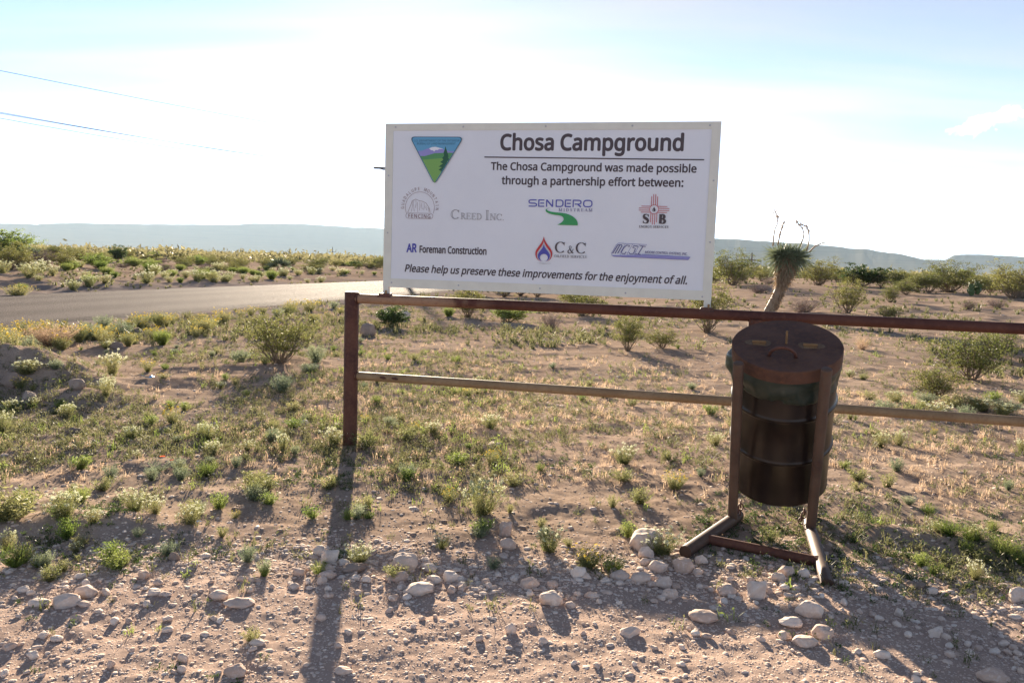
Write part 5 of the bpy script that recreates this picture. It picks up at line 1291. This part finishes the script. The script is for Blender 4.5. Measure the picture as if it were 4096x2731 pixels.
# small spiky yuccas on the skyline at left
for cx_, yb2, hh, lb in ((115, 1015, 46, 'dark spiky yucca on the skyline at far left'), (1115, 1042, 34, 'small spiky yucca on the skyline left of the sign')):
    p0 = spot(cx_, yb2 + 40); d_ = depth(p0) / F; root = empty('spiky_yucca', tuple(p0)); tag(root, lb, 'yucca')
    m = MB(); m.tube([(0, 0, 0), (0, 0, hh * .7 * d_)], [6 * d_, 8 * d_], 8); m.build('trunk', 'yucca_dead', root)
    n = 240; D = r.normal(size=(n, 3)); D[:, 2] = np.abs(D[:, 2]) + .1; D /= np.linalg.norm(D, axis=1)[:, None]; cc3 = np.array([(dx_ * d_, 0, hh * .75 * d_ + dz_ * d_) for dx_, dz_ in ((0, 6), (-22, -6), (24, -2))])[r.integers(0, 3, n)]
    p = PL_(); p.quads(leaf_quads(r, cc3, 34 * d_, 5 * d_, .2, D)); v, f = p.arr(); mk('crown', v, f, 'yucca_leaf', parent=root)
# prickly pear
pb = spot(3893, 1225); dP = depth(pb) / F; pc_ = empty('prickly_pear', tuple(pb)); tag(pc_, 'dark prickly pear cactus with pale flowers among creosote bushes on the right', 'cactus')
for k in range(16):
    u = r.uniform(-30, 30); w_ = r.uniform(8, 50); sc_ = r.uniform(7.5, 11); o = mk('pad', V2 * np.array([sc_, sc_ * .22, sc_ * 1.2]) * dP, F2, 'cactus_skin', smooth=True, parent=pc_)
    o.location = (u * dP * (1 - w_ / 130), r.uniform(-14, 14) * dP, (w_ + 6) * dP); o.rotation_euler = (r.uniform(-.3, .3), r.uniform(-.6, .6), r.uniform(-1.2, 1.2))
for k in range(9):
    o = mk('flower', V1 * 2.6 * dP, F1, 'white_petal', parent=pc_); o.location = (r.uniform(-26, 26) * dP, -10 * dP, r.uniform(38, 66) * dP)

# ------------------------------------------------------------------ power poles and wires
def pole(px_, ytop, ybase, dist, arm_y, arm, label, ins=True):
    b_ = ray(px_, 1060); b_ = b_ / b_[1] * dist; x, y = b_[0], dist; rt_ = EYE + ray(px_, ytop) / ray(px_, ytop)[1] * dist; ra = EYE + ray(px_, arm_y) / ray(px_, arm_y)[1] * dist
    root = empty('power_pole', (x, y, float(Hc(x, y)))); z0 = root.location.z; tag(root, label, 'power pole', 'power poles')
    m = MB(); m.tube([(0, 0, -.3), (rt_[0] - x, 0, rt_[2] - z0)], [.16, .11], 10); m.build('pole', 'pole_wood', root)
    m = MB(); ax = ra[0] - x; az_ = ra[2] - z0; m.box(ax - arm, ax + arm, -.07, .07, az_ - .07, az_ + .07); m.build('crossarm', 'pole_wood', root)
    pole.root = root
    return Vector((x + ax, y, ra[2]))
pole(563, 975, 1040, 330, 990, 1.5, 'power pole on the plain above the left bushes')
pole(1330, 988, 1035, 300, 1008, 1.4, 'power pole on the plain left of the sign')
R3 = pole(3008, 1012, 1095, 140, 1040, 1.15, 'power pole between the sign and the tree yucca')
# pole hidden behind the sign: only the end of its crossarm shows
hp_ = pole(1590, 560, 1060, 60, 675, 1.75, 'power pole mostly hidden behind the sign with its crossarm end showing')
def wire(p0, p1, sag, label, rad=.0075):
    m = MB(); pts = []
    for k in range(25):
        t = k / 24; p = p0.lerp(p1, t); pts.append((p.x, p.y, p.z - sag * 4 * t * (1 - t)))
    m.tube(pts, rad, 5); o = mk('power_line', m.v, m.f, 'wire'); tag(o, label, 'wire', 'power lines'); return o
def at(px_, py_, dist): return Vector(EYE + ray(px_, py_) / ray(px_, py_)[1] * dist)
wire(at(-300, 395, 17), at(1500, 672, 60), .25, 'upper wire of the close pair crossing the sky at left')
wire(at(-300, 402, 17.3), at(1540, 672, 60), .25, 'lower wire of the close pair crossing the sky at left')
wire(at(-300, 418, 18), at(1680, 680, 60), .5, 'lowest wire crossing the sky at left')
wire(at(-300, 222, 16), at(1590, 565, 60), .2, 'highest single wire crossing the upper left sky', .007)
wire(R3 + Vector((-1.0, 0, 0)), R3 + Vector((-22, -30, 5.5)), .4, 'wire running from the pole near the yucca to behind the sign')
m = MB(); m.tube([tuple(at(1495, 668, 60)), tuple(at(1535, 680, 60)), tuple(at(1560, 676, 60))], .03, 6); o = mk('arm_brace', [tuple(Vector(p_) - pole.root.location) for p_ in m.v], m.f, 'pole_wood', parent=pole.root)

# ------------------------------------------------------------------ litter
p = spot(597, 1510); d = depth(p) / F; m = MB()
pts = [(-32, 0, 10), (-20, 4, 4), (-6, -2, 2), (8, 3, 12), (22, -2, 5), (-26, -14, 16), (-8, -12, 9), (10, -10, 3), (20, -12, 8)]
m.add([tuple(np.array(q_) * d) for q_ in pts], [(0, 5, 6, 1), (1, 6, 7, 2), (2, 7, 8, 3), (3, 8, 4)]); o = mk('plastic_scrap', m.v, m.f, 'blue_plastic'); o.location = p; tag(o, 'crumpled bright blue plastic scrap lying among the weeds', 'litter')

p = spot(798, 2092); d = depth(p) / F; m = MB()
m.add([tuple(np.array(q_) * d) for q_ in [(-18, 0, 3), (-4, 4, 9), (14, -2, 5), (20, -8, 10), (2, -10, 4), (-12, -9, 7)]], [(0, 5, 1), (5, 4, 1), (1, 4, 2), (4, 3, 2)]); o = mk('paper_scrap', m.v, m.f, 'print_white'); o.location = p; tag(o, 'small white paper scrap lying on the dirt left of the post shadow', 'litter')
